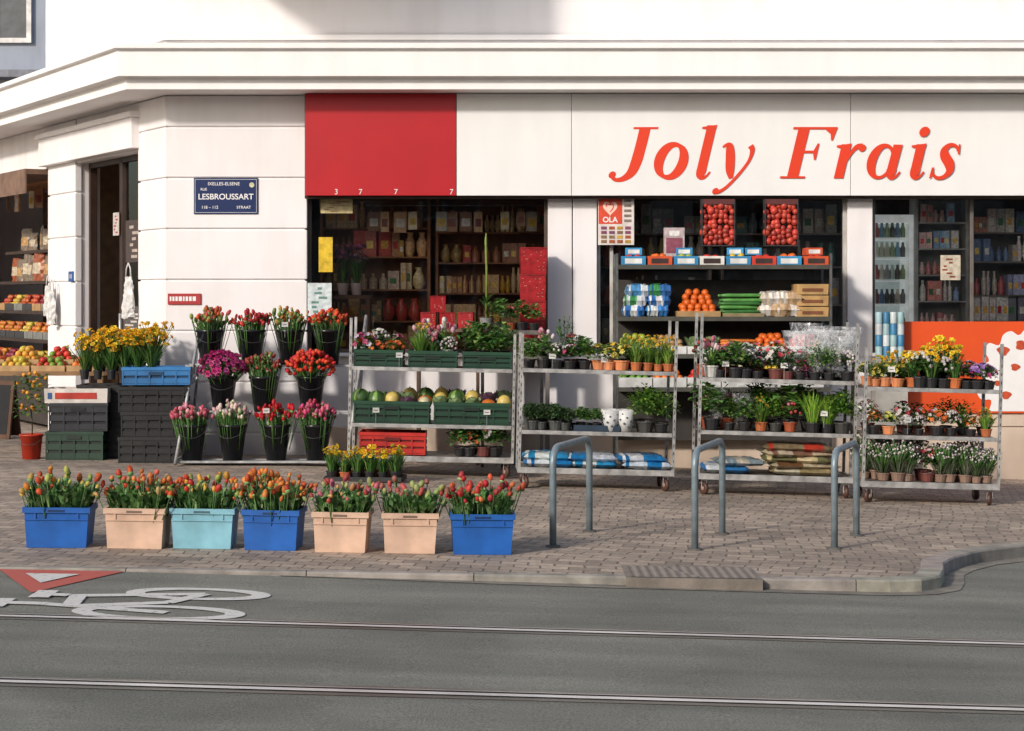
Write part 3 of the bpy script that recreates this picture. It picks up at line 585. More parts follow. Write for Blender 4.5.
def roundbunch(seed,rim,r,n,cols,bs=.03,kind='disc'):
    rr=random.Random(seed); f=MB(); b=MB()
    for i in range(n):
        a=rr.uniform(0,6.283); el=rr.uniform(-.15,1)*math.pi/2; k=rr.uniform(.75,1.08); c=Vector((r*k*math.cos(el)*math.cos(a),r*k*math.cos(el)*math.sin(a),rim+r*.45+r*.75*k*math.sin(el))); d=(math.cos(a)*math.cos(el),math.sin(a)*math.cos(el),math.sin(el)+.2)
        col=jit(rr.choice(cols),.22,rr)
        if kind=='disc': disc(b,c,d,bs*rr.uniform(.8,1.2),col,tuple(x*.5 for x in col),6)
        else: tulipbloom(b,c,d,bs*.8,bs*2,col)
        if i%2==0: stem(f,(0,0,rim*.5),c,.004,GR[1])
    for i in range(140):
        a=rr.uniform(0,6.283); el=rr.uniform(-.3,1)*math.pi/2; k=rr.uniform(.4,.95); c=Vector((r*k*math.cos(el)*math.cos(a),r*k*math.cos(el)*math.sin(a),rim+r*.4+r*.65*k*math.sin(el))); leaf(f,c,(math.cos(a),math.sin(a),rr.uniform(-.1,.8)),r*.4,.03,jit(rr.choice(GR),.3,rr))
    return [('foliage',f.mesh('foliage',LEAF)),('blossoms',b.mesh('blossoms',PETAL))]
def pot(col,r,h):
    mb=MB(); mb.lathe([(.001,0),(r*.75,0),(r*.95,h*.85),(r*1.05,h*.86),(r*1.05,h),(r*.95,h),(r*.9,h*.9),(.001,h*.9)],col,12,smooth=False); 
    mb.c=[c if i<12*5 else (.03,.02,.015) for i,c in enumerate(mb.c)]
    return ('pot',mb.mesh('pot',PLAST))
def potted(seed,pc,pr,ph,style,fh,fr,nl,bl=None,cols=(),nb=0,bs=.015,lw=.018,greens=None):
    rr=random.Random(seed); f=MB(); b=MB(); G=greens or GR
    for i in range(nl):
        a=rr.uniform(0,2*math.pi); q=rr.random()**.5
        if style=='blade':
            p=(q*pr*.7*math.cos(a),q*pr*.7*math.sin(a),ph*.9); leaf(f,p,(math.cos(a)*q*fr/fh*1.3+rr.uniform(-.12,.12),math.sin(a)*q*fr/fh*1.3,1),fh*rr.uniform(.6,1.1),lw,jit(rr.choice(G),.3,rr),.12)
        else:
            el=rr.uniform(-.15,1)*math.pi/2; k=rr.uniform(.35,1.12); c=Vector((fr*k*math.cos(el)*math.cos(a),fr*k*math.cos(el)*math.sin(a),ph+fh*.35+fh*.65*k*math.sin(el)))
            leaf(f,c,(math.cos(a)+rr.uniform(-.5,.5),math.sin(a)+rr.uniform(-.5,.5),rr.uniform(-.2,.9)),fr*rr.uniform(.35,.65) if style=='bush' else fr*.3,lw*1.4,jit(rr.choice(G),.35,rr),.2)
    for i in range(nb):
        a=rr.uniform(0,2*math.pi); el=rr.uniform(.05,1)*math.pi/2; c=Vector((fr*math.cos(el)*math.cos(a),fr*math.cos(el)*math.sin(a),ph+fh*.35+fh*.75*math.sin(el)))
        if style=='blade': c=Vector((fr*math.cos(a)*rr.random(),fr*math.sin(a)*rr.random(),ph+fh*rr.uniform(.65,1.15))); stem(f,(0,0,ph),c,.003,GR[1])
        d=(math.cos(a)*math.cos(el),math.sin(a)*math.cos(el)-.4,math.sin(el)+.3); col=jit(rr.choice(cols),.15,rr)
        if bl=='disc': disc(b,c,d,bs,col,n=5)
        elif bl=='daff': disc(b,c,d,bs,col,jit(lin('#e8a020'),.1,rr),6)
        elif bl=='tulip': tulipbloom(b,c,(d[0]*.3,d[1]*.3,1),bs*.8,bs*2.2,col)
        else: b.sphere(c,bs,col,6,4)
    P=[pot(pc,pr,ph),('foliage',f.mesh('foliage',LEAF))]
    if nb: P.append(('blossoms',b.mesh('blossoms',PETAL)))
    return P
# ------------------------------------------------------------ crates
def tub(w,d,h,col):
    mb=MB(); k=.92
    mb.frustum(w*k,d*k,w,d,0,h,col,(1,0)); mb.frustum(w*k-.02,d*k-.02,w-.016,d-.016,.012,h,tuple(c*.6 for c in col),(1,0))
    body=mb.mesh('body',PLAST)
    mb=MB(); o=.01
    for (a,b,c,e) in((-w/2-o,w/2+o,-d/2-o,-d/2+.006),(-w/2-o,w/2+o,d/2-.006,d/2+o),(-w/2-o,-w/2+.006,-d/2+.006,d/2-.006),(w/2-.006,w/2+o,-d/2+.006,d/2-.006)): mb.box(a,b,c,e,h-.03,h+.004,tuple(min(1,x*1.05) for x in col))
    mb.box(-w/2*.98,w/2*.98,-d/2-.004,-d/2+.004,h*.7,h*.73,col)
    for sx in(-1,1): mb.box(sx*w*.33-.006,sx*w*.33+.006,-d/2-.004,-d/2+.006,h*.73,h-.03,col)
    rim=mb.mesh('rim',PLAST)
    mb=MB(); mb.box(-w*.13,w*.13,-d/2-.0115,-d/2-.004,h-.024,h-.01,tuple(c*.3 for c in col)); 
    return [('body',body),('rim',rim),('handle',mb.mesh('handle',PLAST))]
def slat(w,d,h,col,rows=4):
    mb=MB(); t=.012; mb.box(-w/2,w/2,-d/2,d/2,0,.012,col)
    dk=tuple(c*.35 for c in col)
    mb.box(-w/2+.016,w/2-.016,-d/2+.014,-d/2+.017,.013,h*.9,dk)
    for i in range(rows):
        z0=.015+(h-.02)*i/rows; z1=z0+(h-.02)/rows*.66
        if i==rows-1: z1=h
        mb.box(-w/2,w/2,-d/2,-d/2+t,z0,z1,col); mb.box(-w/2,w/2,d/2-t,d/2,z0,z1,col); mb.box(-w/2,-w/2+t,-d/2+t,d/2-t,z0,z1,col); mb.box(w/2-t,w/2,-d/2+t,d/2-t,z0,z1,col)
    k=max(3,int(w/.12))
    for i in range(k+1):
        x=-w/2+ (w-.014)*i/k; mb.box(x,x+.014,-d/2-.004,-d/2+.002,.005,h-.004,col)
    mb.box(-w/2-.006,w/2+.006,-d/2-.008,-d/2+.004,h-.03,h,tuple(min(1,c*1.2) for c in col)); mb.box(-.07,.07,-d/2-.0085,-d/2-.004,h-.075,h-.045,tuple(c*.3 for c in col))
    return [('crate',mb.mesh('crate',PLAST))]
def bucket(col,rt,rb,h,mat=None):
    mb=MB(); mb.lathe([(.001,0),(rb,0),(rt*.97,h*.93),(rt*1.06,h*.935),(rt*1.06,h),(rt*.97,h),(rb*.95,h*.3),(.001,h*.3)],col,24); a=mb.mesh('body',mat or PLAST)
    mb=MB(); mb.tube([(rt*1.04*math.cos(t),-rt*math.sin(t)*1.0,h*.95-rt*.8*math.sin(t)) for t in [math.pi*i/10 for i in range(11)]],.0018,(.1,.1,.1),5)
    return [('body',a),('handle',mb.mesh('handle',PLAST))]
# ------------------------------------------------------------ tulip tubs at the kerb
BL=lin('#1d5fb0'); BG=lin('#d8b59c'); LB=lin('#86bccb')
OR=[lin('#d9622c'),lin('#e08a4a'),lin('#d87a3a'),lin('#c94a2a')]; RD=[lin('#b8242a'),lin('#cc4436'),lin('#a83a3a')]
specs=[(-2.87,.40,BL,'blue',[lin('#d8902e'),lin('#e0c060'),lin('#c8542c'),lin('#b8c060')],42),(-2.372,.37,BG,'beige',OR+[lin('#d86a50'),lin('#c8a868')],62),(-1.955,.39,LB,'pale blue',[lin('#cc4a2c'),lin('#d8a040'),lin('#c83a30'),lin('#a8b058')],48),(-1.515,.35,BL,'blue',OR+[lin('#e08a3a'),lin('#e89a4a')],90),(-1.075,.34,BG,'beige',[lin('#c8707a'),lin('#d89a60'),lin('#b04a40'),lin('#b8b878')],40),(-.648,.34,BG,'beige',[lin('#c05a50'),lin('#a86a5a'),lin('#a0a868')],34),(-.195,.39,BL,'blue',RD+[lin('#d0603a'),lin('#d87a4a')],48)]
for i,(x,w,c,cn,cols,n) in enumerate(specs):
    y=12.08+R.uniform(-.03,.03); M=T(x,y,g(x,y)+.002,R.uniform(-.07,.07),ry=.015)
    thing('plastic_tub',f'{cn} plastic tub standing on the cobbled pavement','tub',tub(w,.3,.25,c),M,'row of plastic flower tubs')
    thing('tulip_bunch',f'bunched tulips with green leaves in the {cn} tub','flowers',tulips(100+i,w*1.0,.32,.24,[.23,.21,.19,.23,.19,.19,.22][i],n,cols,520,.42,.9,.45,.3,.034,.35),M@T(0,0,.01),'tulips in the row of tubs')
# ------------------------------------------------------------ bike racks
STEELP=vmat('painted_steel_tube',.45,metal=.25,nscale=14,namt=.3)
def ustand(x0,y0,x1,y1,h):
    a=Vector((x0,y0,g(x0,y0))); b=Vector((x1,y1,g(x1,y1))); d=(b-a); L=math.hypot(d.x,d.y); u=Vector((d.x/L,d.y/L,0)); r=.11; P=[a-Vector((0,0,.05)),a+Vector((0,0,h-r))]
    for i in range(1,8): t=math.pi/2*i/8; P.append(a+u*(r-r*math.cos(t))+Vector((0,0,h-r+r*math.sin(t))))
    P.append(a+u*r+Vector((0,0,h))); bb=Vector((b.x,b.y,a.z)); P.append(bb-u*r+Vector((0,0,h)))
    for i in range(1,8): t=math.pi/2*i/8; P.append(bb-u*(r-r*math.sin(t))+Vector((0,0,h-r+r*math.cos(t))))
    P.append(bb+Vector((0,0,h-r))); P.append(b-Vector((0,0,.05)))
    o0=a.copy(); P=[p-o0 for p in P]; mb=MB(); mb.tube(P,.023,lin('#7e8c92'),12); m1=mb.mesh('tube',STEELP)
    bps=[]
    for q in (Vector((0,0,0)),b-o0):
        mb=MB(); mb.lathe([(.001,.012),(.045,.012),(.05,0)],lin('#5a5650'),14,q); bps.append(('base_plate',mb.mesh('base_plate',STONE)))
    thing('bicycle_stand','grey steel hoop bicycle stand set in cobbles','bicycle stand',[('hoop',m1)]+bps,Matrix.Translation(o0),'bicycle stands on the pavement')
ustand(.267,12.38,.54,13.26,.645); ustand(1.19,12.36,1.47,13.28,.645); ustand(2.13,12.55,2.42,13.35,.645)
mb=MB(); x0,x1,y0,y1=.66,1.45,10.985,11.52
def gz(x,y,dz): return (x,y,g(x,y)+dz)
mb.add([gz(x0,y0,.0055),gz(x1,y0,.0055),gz(x1,y1,.0055),gz(x0,y1,.0055),gz(x0,y0,-.08),gz(x1,y0,-.08)],[(0,1,2,3),(4,5,1,0)],lin('#857b70'))
me0=mb.mesh('frame',STONE); mb=MB(); mb.add([gz(x0+.03,y0+.03,.0085),gz(x1-.03,y0+.03,.0085),gz(x1-.03,y1-.03,.0085),gz(x0+.03,y1-.03,.0085)],[(0,1,2,3)],c1)
thing('service_hatch','worn metal service hatch with fine raised pattern at the kerb','hatch',[('frame',me0),('cover',mb.mesh('cover',HATCH))])
# ------------------------------------------------------------ trolleys
def castor(mb_f,x,y):
    mb_f.box(x-.03,x+.03,y-.03,y+.03,.125,.135,(.5,.5,.5)); mb_f.box(x-.022,x-.018,y-.02,y+.02,.05,.125,(.5,.5,.5)); mb_f.box(x+.018,x+.022,y-.02,y+.02,.05,.125,(.5,.5,.5))
def wheelmesh():
    mb=MB(); mb.M=Matrix.Rotation(math.pi/2,4,'Y'); mb.lathe([(.001,-.016),(.045,-.016),(.055,-.012),(.055,.012),(.045,.016),(.001,.016)],lin('#4a3028'),16)
    mb.lathe([(.001,-.019),(.02,-.019),(.02,.019),(.001,.019)],lin('#a08a78'),10); return mb.mesh('castor_wheel',PLAST)
WH=wheelmesh()
def trolley(M,w,d,h,shelves,label,group='wheeled plant trolleys',hl=None,wood='#8d8478'):
    e=bpy.data.objects.new('plant_trolley',None); COL.objects.link(e); e.matrix_world=M; e['label']=label; e['category']='trolley'; e['group']=group
    mt=(.46,.45,.43); f=MB(); z=.135
    for a in((-w/2,w/2,-d/2,-d/2+.03),(-w/2,w/2,d/2-.03,d/2),(-w/2,-w/2+.03,-d/2+.03,d/2-.03),(w/2-.03,w/2,-d/2+.03,d/2-.03)): f.box(*a,z,z+.05,mt)
    f.box(-w/2+.03,w/2-.03,-d/2+.03,d/2-.03,z+.03,z+.045,lin(wood))
    for sx in(-1,1):
        for sy in(-1,1):
            x,y=sx*(w/2-.07),sy*(d/2-.06); castor(f,x,y); part(e,'castor_wheel',WH,M=T(x,y,.056,R.uniform(-.9,.9)))
            p=MB(); hh=h if not hl else (hl if sx<0 else h); px=sx*(w/2-.012); py=sy*(d/2-.012)
            p.box(px-.012,px+.012,py-.012,py+.012,z+.05,hh,mt)
            for k in range(int((hh-.3)/.07)): zz=.25+k*.07; p.box(px-.004,px+.004,py-.0135,py-.0115,zz,zz+.025,(.12,.12,.12))
            part(e,'post',p.mesh('post',STEEL))
    part(e,'base',f.mesh('base',STEEL),bev=.002)
    for zs in shelves:
        s=MB(); s.box(-w/2+.03,w/2-.03,-d/2+.02,d/2-.02,zs-.012,zs,lin(wood)); s.box(-w/2+.028,w/2-.028,-d/2,-d/2+.02,zs-.03,zs+.004,mt); s.box(-w/2+.028,w/2-.028,d/2-.02,d/2,zs-.03,zs+.004,mt)
        part(e,'shelf',s.mesh('shelf',STEEL),bev=.002)
    return e
def tm(x,y,rz=0,ry=.027): return T(x,y,g(x,y),rz,1,ry)
def put(M,x,y,z,name,label,cat,parts,group=None,rz=None,s=1): return thing(name,label,cat,parts,M@T(x,y,z,R.uniform(0,6.28) if rz is None else rz,s),group)
def rowof(M,x0,x1,n,ys,z,variants,name,label,group,cat='plant',sj=.15,S_=1.3,skip=0):
    for y in ys:
        for i in range(n):
            if R.random()<skip: continue
            x=x0+(x1-x0)*(i+.5)/n+R.uniform(-.025,.025); put(M,x,y+R.uniform(-.025,.025),z,name,label,cat,R.choice(variants),group,None,S_*(1+R.uniform(-sj,sj)))
def V(n,seed,*a,**k): return [potted(seed+i,*a,**k) for i in range(n)]
TC=lin('#9a4a2c'); BK=lin('#222224'); WP=lin('#cfccc6'); OB=lin('#d98a5a')
prim_y=V(3,200,OB,.05,.06,'bush',.09,.065,60,'disc',[lin('#d8b83a'),lin('#d8d070'),lin('#b8b850')],18,.02)
narc=V(3,210,BK,.045,.065,'blade',.17,.07,60,'daff',[lin('#e6c81e'),lin('#f0d840')],14,.022,lw=.014)
narcO=V(2,215,lin('#c06a3a'),.045,.065,'blade',.15,.065,50,'daff',[lin('#e6c81e'),lin('#f0d840')],12,.022,lw=.014)
narcG=V(3,217,lin('#b8683c'),.045,.06,'blade',.15,.07,80,'daff',[lin('#e0c83e'),lin('#c8c860')],8,.018,lw=.013,greens=[lin('#7aa040'),lin('#94b050'),lin('#5a8034')])
pansyP=V(3,220,BK,.05,.055,'bush',.1,.072,70,'disc',[lin('#7a4a9a'),lin('#9a6ab0'),lin('#b890c8')],22,.022)
pansyM=V(3,230,BK,.05,.055,'bush',.1,.072,70,'disc',[lin('#b03a6a'),lin('#c8507a'),lin('#d8d0d8')],20,.021)
pinkp=V(2,235,OB,.05,.055,'bush',.1,.072,70,'disc',[lin('#d0508a'),lin('#c83a7a'),lin('#e090b0')],26,.021)
whit=V(3,240,BK,.05,.06,'bush',.12,.072,75,'tiny',[lin('#d8d4cc'),lin('#c8bcc0')],40,.011)
green=V(4,250,BK,.05,.065,'bush',.16,.09,150,lw=.024,greens=[lin('#4f8038'),lin('#6c974a'),lin('#3f6a34'),lin('#90b25e')])
trail=V(3,255,BK,.05,.06,'bush',.2,.1,170,lw=.014,greens=[lin('#5f903e'),lin('#80a850'),lin('#457230'),lin('#9ab460')])
herb=V(3,260,lin('#3a3a38'),.05,.06,'bush',.17,.085,220,lw=.012,greens=[lin('#6a9a3a'),lin('#7aaa44'),lin('#4a7a2c'),lin('#9ab850')])
bigleaf=V(2,263,BK,.05,.06,'bush',.22,.11,60,lw=.045,greens=[lin('#5a9040'),lin('#7aa850'),lin('#a0c070')])
grass=V(2,265,BK,.05,.06,'blade',.22,.1,150,lw=.008,greens=[lin('#8ab43a'),lin('#a0c44c'),lin('#6a9a34')])
ball=V(2,270,lin('#4a4c4a'),.055,.07,'bush',.1,.075,420,lw=.012,greens=[lin('#38582f'),lin('#4c6a42'),lin('#647e50')])
tcot=V(3,280,TC,.05,.07,'bush',.13,.075,80,'tiny',[lin('#d8d0c8'),lin('#b84a4a'),lin('#d88a9a')],18,.013)
heath=V(3,290,lin('#8a7060'),.045,.05,'blade',.17,.11,80,'tiny',[lin('#d8d0cc'),lin('#c8b8bc'),lin('#e0dcd4')],110,.007,lw=.007,greens=[lin('#5a6a4a'),lin('#8a907a')])
redw=V(3,300,lin('#6a3a34'),.05,.06,'bush',.15,.08,90,'disc',[lin('#a8303a'),lin('#c85060'),lin('#d8ccc8')],20,.018)
orange=V(2,310,BK,.05,.06,'bush',.1,.068,60,'disc',[lin('#d8702a'),lin('#e09a3a'),lin('#c84a2a')],18,.02)
hya=V(2,320,WP,.05,.075,'blade',.14,.06,40,'tulip',[lin('#d8a8b0'),lin('#e0d8d0'),lin('#c86a7a')],12,.018,lw=.018)
PG='small potted plants on the trolleys'
def bag(M,x,y,z,w,d,h,c1_,c2_,label,rz=0,seed=0,name='soil_bag',group='soil bags on trolley bases'):
    rr=random.Random(seed); mb=MB(); nx,ny=14,8; v=[];cols=[lin(c1_),lin(c2_)]
    for side in(1,-1):
        for j in range(ny+1):
            for i in range(nx+1):
                u=i/nx*2-1; q=j/ny*2-1; k=(max(0,(1-u**6))*max(0,(1-q**6)))**.5; v.append((u*w/2+rr.uniform(-.006,.006),q*d/2+rr.uniform(-.006,.006),h/2+side*h/2*k*(1+rr.uniform(-.2,.15))))
    n=nx+1; off=n*(ny+1); s0=rr.uniform(-4,3)
    for j in range(ny):
        for i in range(nx):
            a=j*n+i; col=cols[1] if (abs(i-nx*.5-s0)<2 and j<ny*.6) or (i in(1,)) else cols[0]; col=jit(col,.12,rr)
            mb.add([v[a],v[a+1],v[a+1+n],v[a+n]],[(0,1,2,3)],col,True); a+=off; mb.add([v[a],v[a+n],v[a+n+1],v[a+1]],[(0,1,2,3)],col,True)
    return put(M,x,y,z,name,label,'bag',[(name,mb.mesh(name,PACK))],group,rz)
def sleeve(seed,h=.3,r=.09):
    rr=random.Random(seed); mb=MB(); mb.lathe([(.035,0),(r*.7,h*.45),(r,h)],(1,1,1),14,jr=.12,rr=rr); return [('film',mb.mesh('film',FILM))]
sl=[sleeve(i) for i in range(3)]
M1=tm(.71,16.6,.03)
trolley(M1,1.35,.56,1.47,[.5,1.03],'tall galvanised trolley with primroses, shrubs and soil bags',hl=1.33)
rowof(M1,-.63,-.06,5,[-.17,.0,.15],1.035,whit+pansyM+redw+green+hya,'potted_plant','small black pot of pale spring flowers on trolley',PG,S_=1.1,sj=.25)
rowof(M1,-.05,.28,3,[-.17,.0],1.035,prim_y,'potted_primrose','yellow primrose in orange pot on trolley',PG)
rowof(M1,.3,.64,4,[-.17,-.02,.13],1.035,narcG,'potted_daffodil','leafy dwarf daffodils in small pot on trolley',PG,S_=1.15)
rowof(M1,-.62,-.2,4,[-.17,.0,.16],.505,ball,'potted_shrub','clipped round green shrub in dark pot',PG,S_=1.05)
rowof(M1,.38,.62,2,[-.15,.05],.505,trail+herb,'potted_shrub','bushy green plant in dark pot',PG,sj=.2,S_=1.6)
mb=MB(); mb.box(-.2,.2,-.2,.1,0,.012,lin('#2a3a4a')); mb.box(-.2,.2,-.2,-.19,.012,.05,lin('#2a3a4a')); mb.box(-.2,.2,.09,.1,.012,.05,lin('#2a3a4a'))
put(M1,.0,-.03,.505,'plant_tray','dark blue plastic tray on trolley shelf','tray',[('tray',mb.mesh('tray',PLAST))],None,0)
rowof(M1,-.18,.03,3,[-.13,.02],.52,green,'potted_plant','low green plant in dark pot',PG,S_=.7)
wp=MB(); wp.lathe([(.001,0),(.045,0),(.068,.16),(.062,.16),(.04,.02)],lin('#d0d0ce'),14); 
for k in range(22): wp.sphere((.057*math.cos(k*2.4),.057*math.sin(k*2.4),.03+.0055*k),.011,lin('#4a505a'),5,3,.8)
wm=wp.mesh('vase',PLAST)
for i in range(4): put(M1,.12+.13*(i%2),-.18+.14*(i//2),.505,'flower_pot','white ceramic pot with dark pattern on trolley','pot',[('pot',wm)],'patterned white pots',s=1.15)
for k in range(3):
    for j in range(2): bag(M1,-.42+.42*k+R.uniform(-.03,.03),-.03+R.uniform(-.03,.03),.185+.05*j,.43,.5,.07,['#1f6fa8','#2a88b8','#b8c0c8'][(k+j)%3],['#c8ccd0','#d8dcd8','#1f6fa8'][(k+j)%3],'blue and white plastic soil bag lying on trolley base',R.uniform(-.08,.08),seed=k*3+j)
M2=tm(2.245,16.45,-.01)
trolley(M2,1.35,.56,1.5,[.55,1.0],'tall galvanised trolley with herbs and flower pots',hl=1.55)
rowof(M2,-.63,-.2,4,[-.17,-.03,.12],1.005,whit+hya+green+tcot,'potted_plant','mixed small flowers in dark pot on trolley',PG,S_=1.2,sj=.25)
rowof(M2,-.2,.26,4,[-.17,-.03,.12],1.005,pansyP+pansyM+redw+whit,'potted_plant','purple and pink flowers in dark pot on trolley',PG,S_=1.2,sj=.2)
rowof(M2,.28,.64,3,[-.17,-.03,.12],1.005,whit+trail+pansyP,'potted_plant','pale flowers in dark pot on trolley',PG,S_=1.2)
rowof(M2,-.62,.22,6,[-.17,.0,.15],.555,green+tcot+trail+herb+redw+narcG+bigleaf,'potted_plant','leafy green plant in dark pot on trolley',PG,sj=.35,S_=1.35,skip=.08)
rowof(M2,.26,.64,3,[-.17,-.02,.12],.555,grass+herb,'potted_herb','bright green herb in dark pot',PG,sj=.15,S_=1.35)
for i in range(9): put(M2,.16+.06*i,[-.12,.06,.14][i%3],1.03,'plastic_sleeve','clear crinkled plastic sleeve around a plant','wrapping',sl[i%3],'plastic sleeves on trolley',None,R.uniform(1.1,1.6))
for i in range(4): put(M2,-.5+.1*i,[-.1,.08][i%2],.6,'plastic_sleeve','clear crinkled plastic sleeve around a plant','wrapping',sl[i%3],'plastic sleeves on trolley',None,R.uniform(.9,1.1))
bag(M2,-.42,-.02,.185,.4,.5,.07,'#2f6fa8','#c8ccd0','blue and white plastic soil bag on trolley base',seed=21); bag(M2,-.3,-.04,.25,.4,.48,.06,'#7a8a90','#b8b0a0','grey plastic soil bag on trolley base',.1,22)
for k in range(5): bag(M2,.22+R.uniform(-.05,.05),-.03,.185+.05*k,.6,.5,.065,['#8a7a58','#a89c84','#6a6a48','#b8a890','#7a6a50'][k],['#c8c0a8','#6a4a30','#c8b890','#7a5a4a','#b03a2a'][k],'brown and cream printed soil bag stacked on trolley base',R.uniform(-.12,.12),30+k)
M3=tm(3.49,16.15,.02)
trolley(M3,1.16,.56,1.36,[.57,.97],'galvanised trolley with daffodils and terracotta pots',hl=1.3)
rowof(M3,-.54,-.12,4,[-.17,-.03,.12],.975,prim_y+narcO,'potted_primrose','yellow flowers in orange pot on trolley',PG,S_=1.1)
rowof(M3,-.14,.24,4,[-.17,-.03,.12],.975,narcO+narc+whit,'potted_daffodil','yellow and white flowers in dark pot on trolley',PG,S_=1.4)
rowof(M3,.26,.54,3,[-.17,-.03,.12],.975,pansyM+pinkp+pansyP,'potted_pansy','pink and purple pansies in small pot on trolley',PG,S_=1.2)
rowof(M3,-.54,.54,8,[-.17,.0,.15],.575,tcot+redw+whit+orange+prim_y+narcG+trail,'potted_plant','small low flowering plant in terracotta pot',PG,S_=.95,sj=.28,skip=.12)
rowof(M3,-.54,-.1,4,[-.17,-.02,.13],.185,heath,'potted_heather','white heather in grey pot on trolley base',PG,S_=1.35,skip=.1)
rowof(M3,-.08,.25,3,[-.17,-.02],.185,redw+tcot+heath,'potted_plant','red and green plant in brown pot',PG,S_=1.3); rowof(M3,.25,.54,3,[-.17,-.02,.12],.185,heath+whit,'potted_heather','pale heather in grey pot on trolley base',PG,S_=1.2)
def tag(M,x,y,z,h='#d8d6d0',s=1):
    mb=MB(); mb.box(-.03,.03,-.002,.002,.1,.145,lin(h)); mb.box(-.002,.002,-.001,.001,0,.1,(.3,.3,.3)); mb.box(-.018,.018,-.0032,-.0022,.118,.124,lin('#5a5a5a')); put(M,x,y,z,'price_tag','small white price card on a stick','sign',[('tag',mb.mesh('tag',PACK))],'price cards among the flowers',R.uniform(-.4,.4),s)
for M,L_ in((M1,[(-.4,1.12),(.05,1.1)]),(M2,[(-.45,1.1),(.05,1.1),(.4,.7)]),(M3,[(-.35,1.1),(-.2,.68)])):
    for x,z in L_: tag(M,x,-.24,z-.1)
# ------------------------------------------------------------ fruit rack
MF=tm(-.74,17.4,.01,.02)
trolley(MF,1.5,.6,1.3,[.47,.98],'galvanised rack holding green produce crates',group='wheeled plant trolleys',hl=1.42)
GC=lin('#143a27'); g1=slat(.44,.5,.15,GC,3); g2=slat(.68,.5,.2,GC,3); rc=slat(.6,.4,.2,lin('#b0261e'),3)
for i in range(3): put(MF,-.49+.49*i,-.02,.985,'plastic_crate','green plastic produce crate on rack shelf','crate',g1,'green produce crates',0)
for i in range(2): put(MF,-.36+.72*i,-.02,.475,'plastic_crate','large green plastic produce crate on rack shelf','crate',g2,'green produce crates',0)
put(MF,-.35,-.02,.19,'plastic_crate','red plastic crate on rack base','crate',rc,None,0)
for i in range(3):
    rowof(MF,-.68+.49*i,-.3+.49*i,3,[-.14,0,.13],1.03,[whit+pansyM+orange,whit+tcot+hya+narcG,green+redw+orange][i],'potted_plant','small flowering pot packed in green crate','pots packed in green crates',S_=1.3,sj=.25)
def fruit(r,c,sq=1,seed=0,stalk=False,stripe=None):
    rr=random.Random(seed); mb=MB(); mb.sphere((0,0,r*sq),r,c,12,8,sq,.03,rr)
    if stripe:
        for i in range(len(mb.c)):
            if (i%12)%3==0: mb.c[i]=stripe
    if stalk: mb.tube([(0,0,r*2*sq-.005),(0,.004,r*2*sq+.012)],.003,(.05,.04,.02),4)
    return [('fruit',mb.mesh('fruit',FRUIT))]
def cabbage(seed,c):
    rr=random.Random(seed); mb=MB(); mb.sphere((0,0,.07),.062,c,12,8,.95,.06,rr)
    for i in range(14):
        a=i*.9; leaf(mb,(.045*math.cos(a),.045*math.sin(a),.02),(math.cos(a)*.5,math.sin(a)*.5,1),.12,.09,jit(c,.2,rr),-.0)
    return [('cabbage',mb.mesh('cabbage',LEAF))]
mel=fruit(.085,lin('#3a5a2c'),1,1,True,lin('#7a9a4a')); ymel=fruit(.07,lin('#c8b060'),1.1,2,True); cau=cabbage(3,lin('#8aa070')); rcab=cabbage(4,lin('#6a4a60')); pump=fruit(.075,lin('#c06a2a'),.75,5,True); pale=fruit(.06,lin('#c8c09a'),.9,6,True)
lab={'watermelon':'striped green watermelon in green crate','red_cabbage':'purple red cabbage in green crate','cabbage':'pale green cabbage in green crate','melon':'yellow melon in green crate','pumpkin':'orange squash in green crate','turnip':'pale round turnip in green crate'}
items=[(mel,'watermelon'),(ymel,'melon'),(rcab,'red_cabbage'),(pale,'turnip'),(cau,'cabbage'),(cau,'cabbage'),(pump,'pumpkin'),(ymel,'melon')]
for j,(yy,zz) in enumerate(((-.14,.6),(.02,.61),(.16,.63))):
    for i in range(10):
        it=items[int(i*.8)] if j==0 else items[(i+j*2)%8]; put(MF,-.65+.145*i,yy,zz+R.uniform(-.02,.02),it[1],lab[it[1]],'vegetable' if it[1] in('red_cabbage','cabbage','turnip') else 'fruit',it[0],'large fruit and vegetables in crates')
rowof(MF,.2,.65,4,[-.2,-.06],.19,redw+orange+green,'potted_plant','leafy plant with bright flowers on rack base',PG,S_=1.3)
for x,z in((-.5,.55),(.5,.55),(-.3,1.05)): tag(MF,x,-.285,z-.08)
# ------------------------------------------------------------ tiered bucket stand
def bstand():
    e=bpy.data.objects.new('bucket_stand',None); COL.objects.link(e); e['label']='tiered steel stand holding black flower buckets'; e['category']='stand'; e.matrix_world=T(-2.34,18.0,0)
    mt=(.45,.45,.45)
    for sx in(-.8,.8):
        mb=MB(); mb.tube([(sx,-.3,.02),(sx+.12,.52,1.4)],.016,mt,8); mb.tube([(sx,.5,.02),(sx+.12,.56,1.38)],.014,mt,8); mb.tube([(sx,-.28,.06),(sx,.5,.06)],.012,mt,6); part(e,'side_frame',mb.mesh('side_frame',STEEL))
    for (y,z) in((-.12,.03),(.13,.47),(.38,.91)):
        mb=MB(); mb.box(-.8,.88,y-.13,y-.11,z,z+.02,mt); mb.box(-.8,.88,y+.1,y+.12,z,z+.02,mt); mb.box(-.8,.88,y-.11,y+.1,z+.004,z+.012,mt); part(e,'shelf',mb.mesh('shelf',STEEL))
bstand()
bk=bucket(lin('#1e1e20'),.135,.09,.34,GLOSSY)
MS=T(-2.34,18.0,0)
YL=lin('#e0c81e')
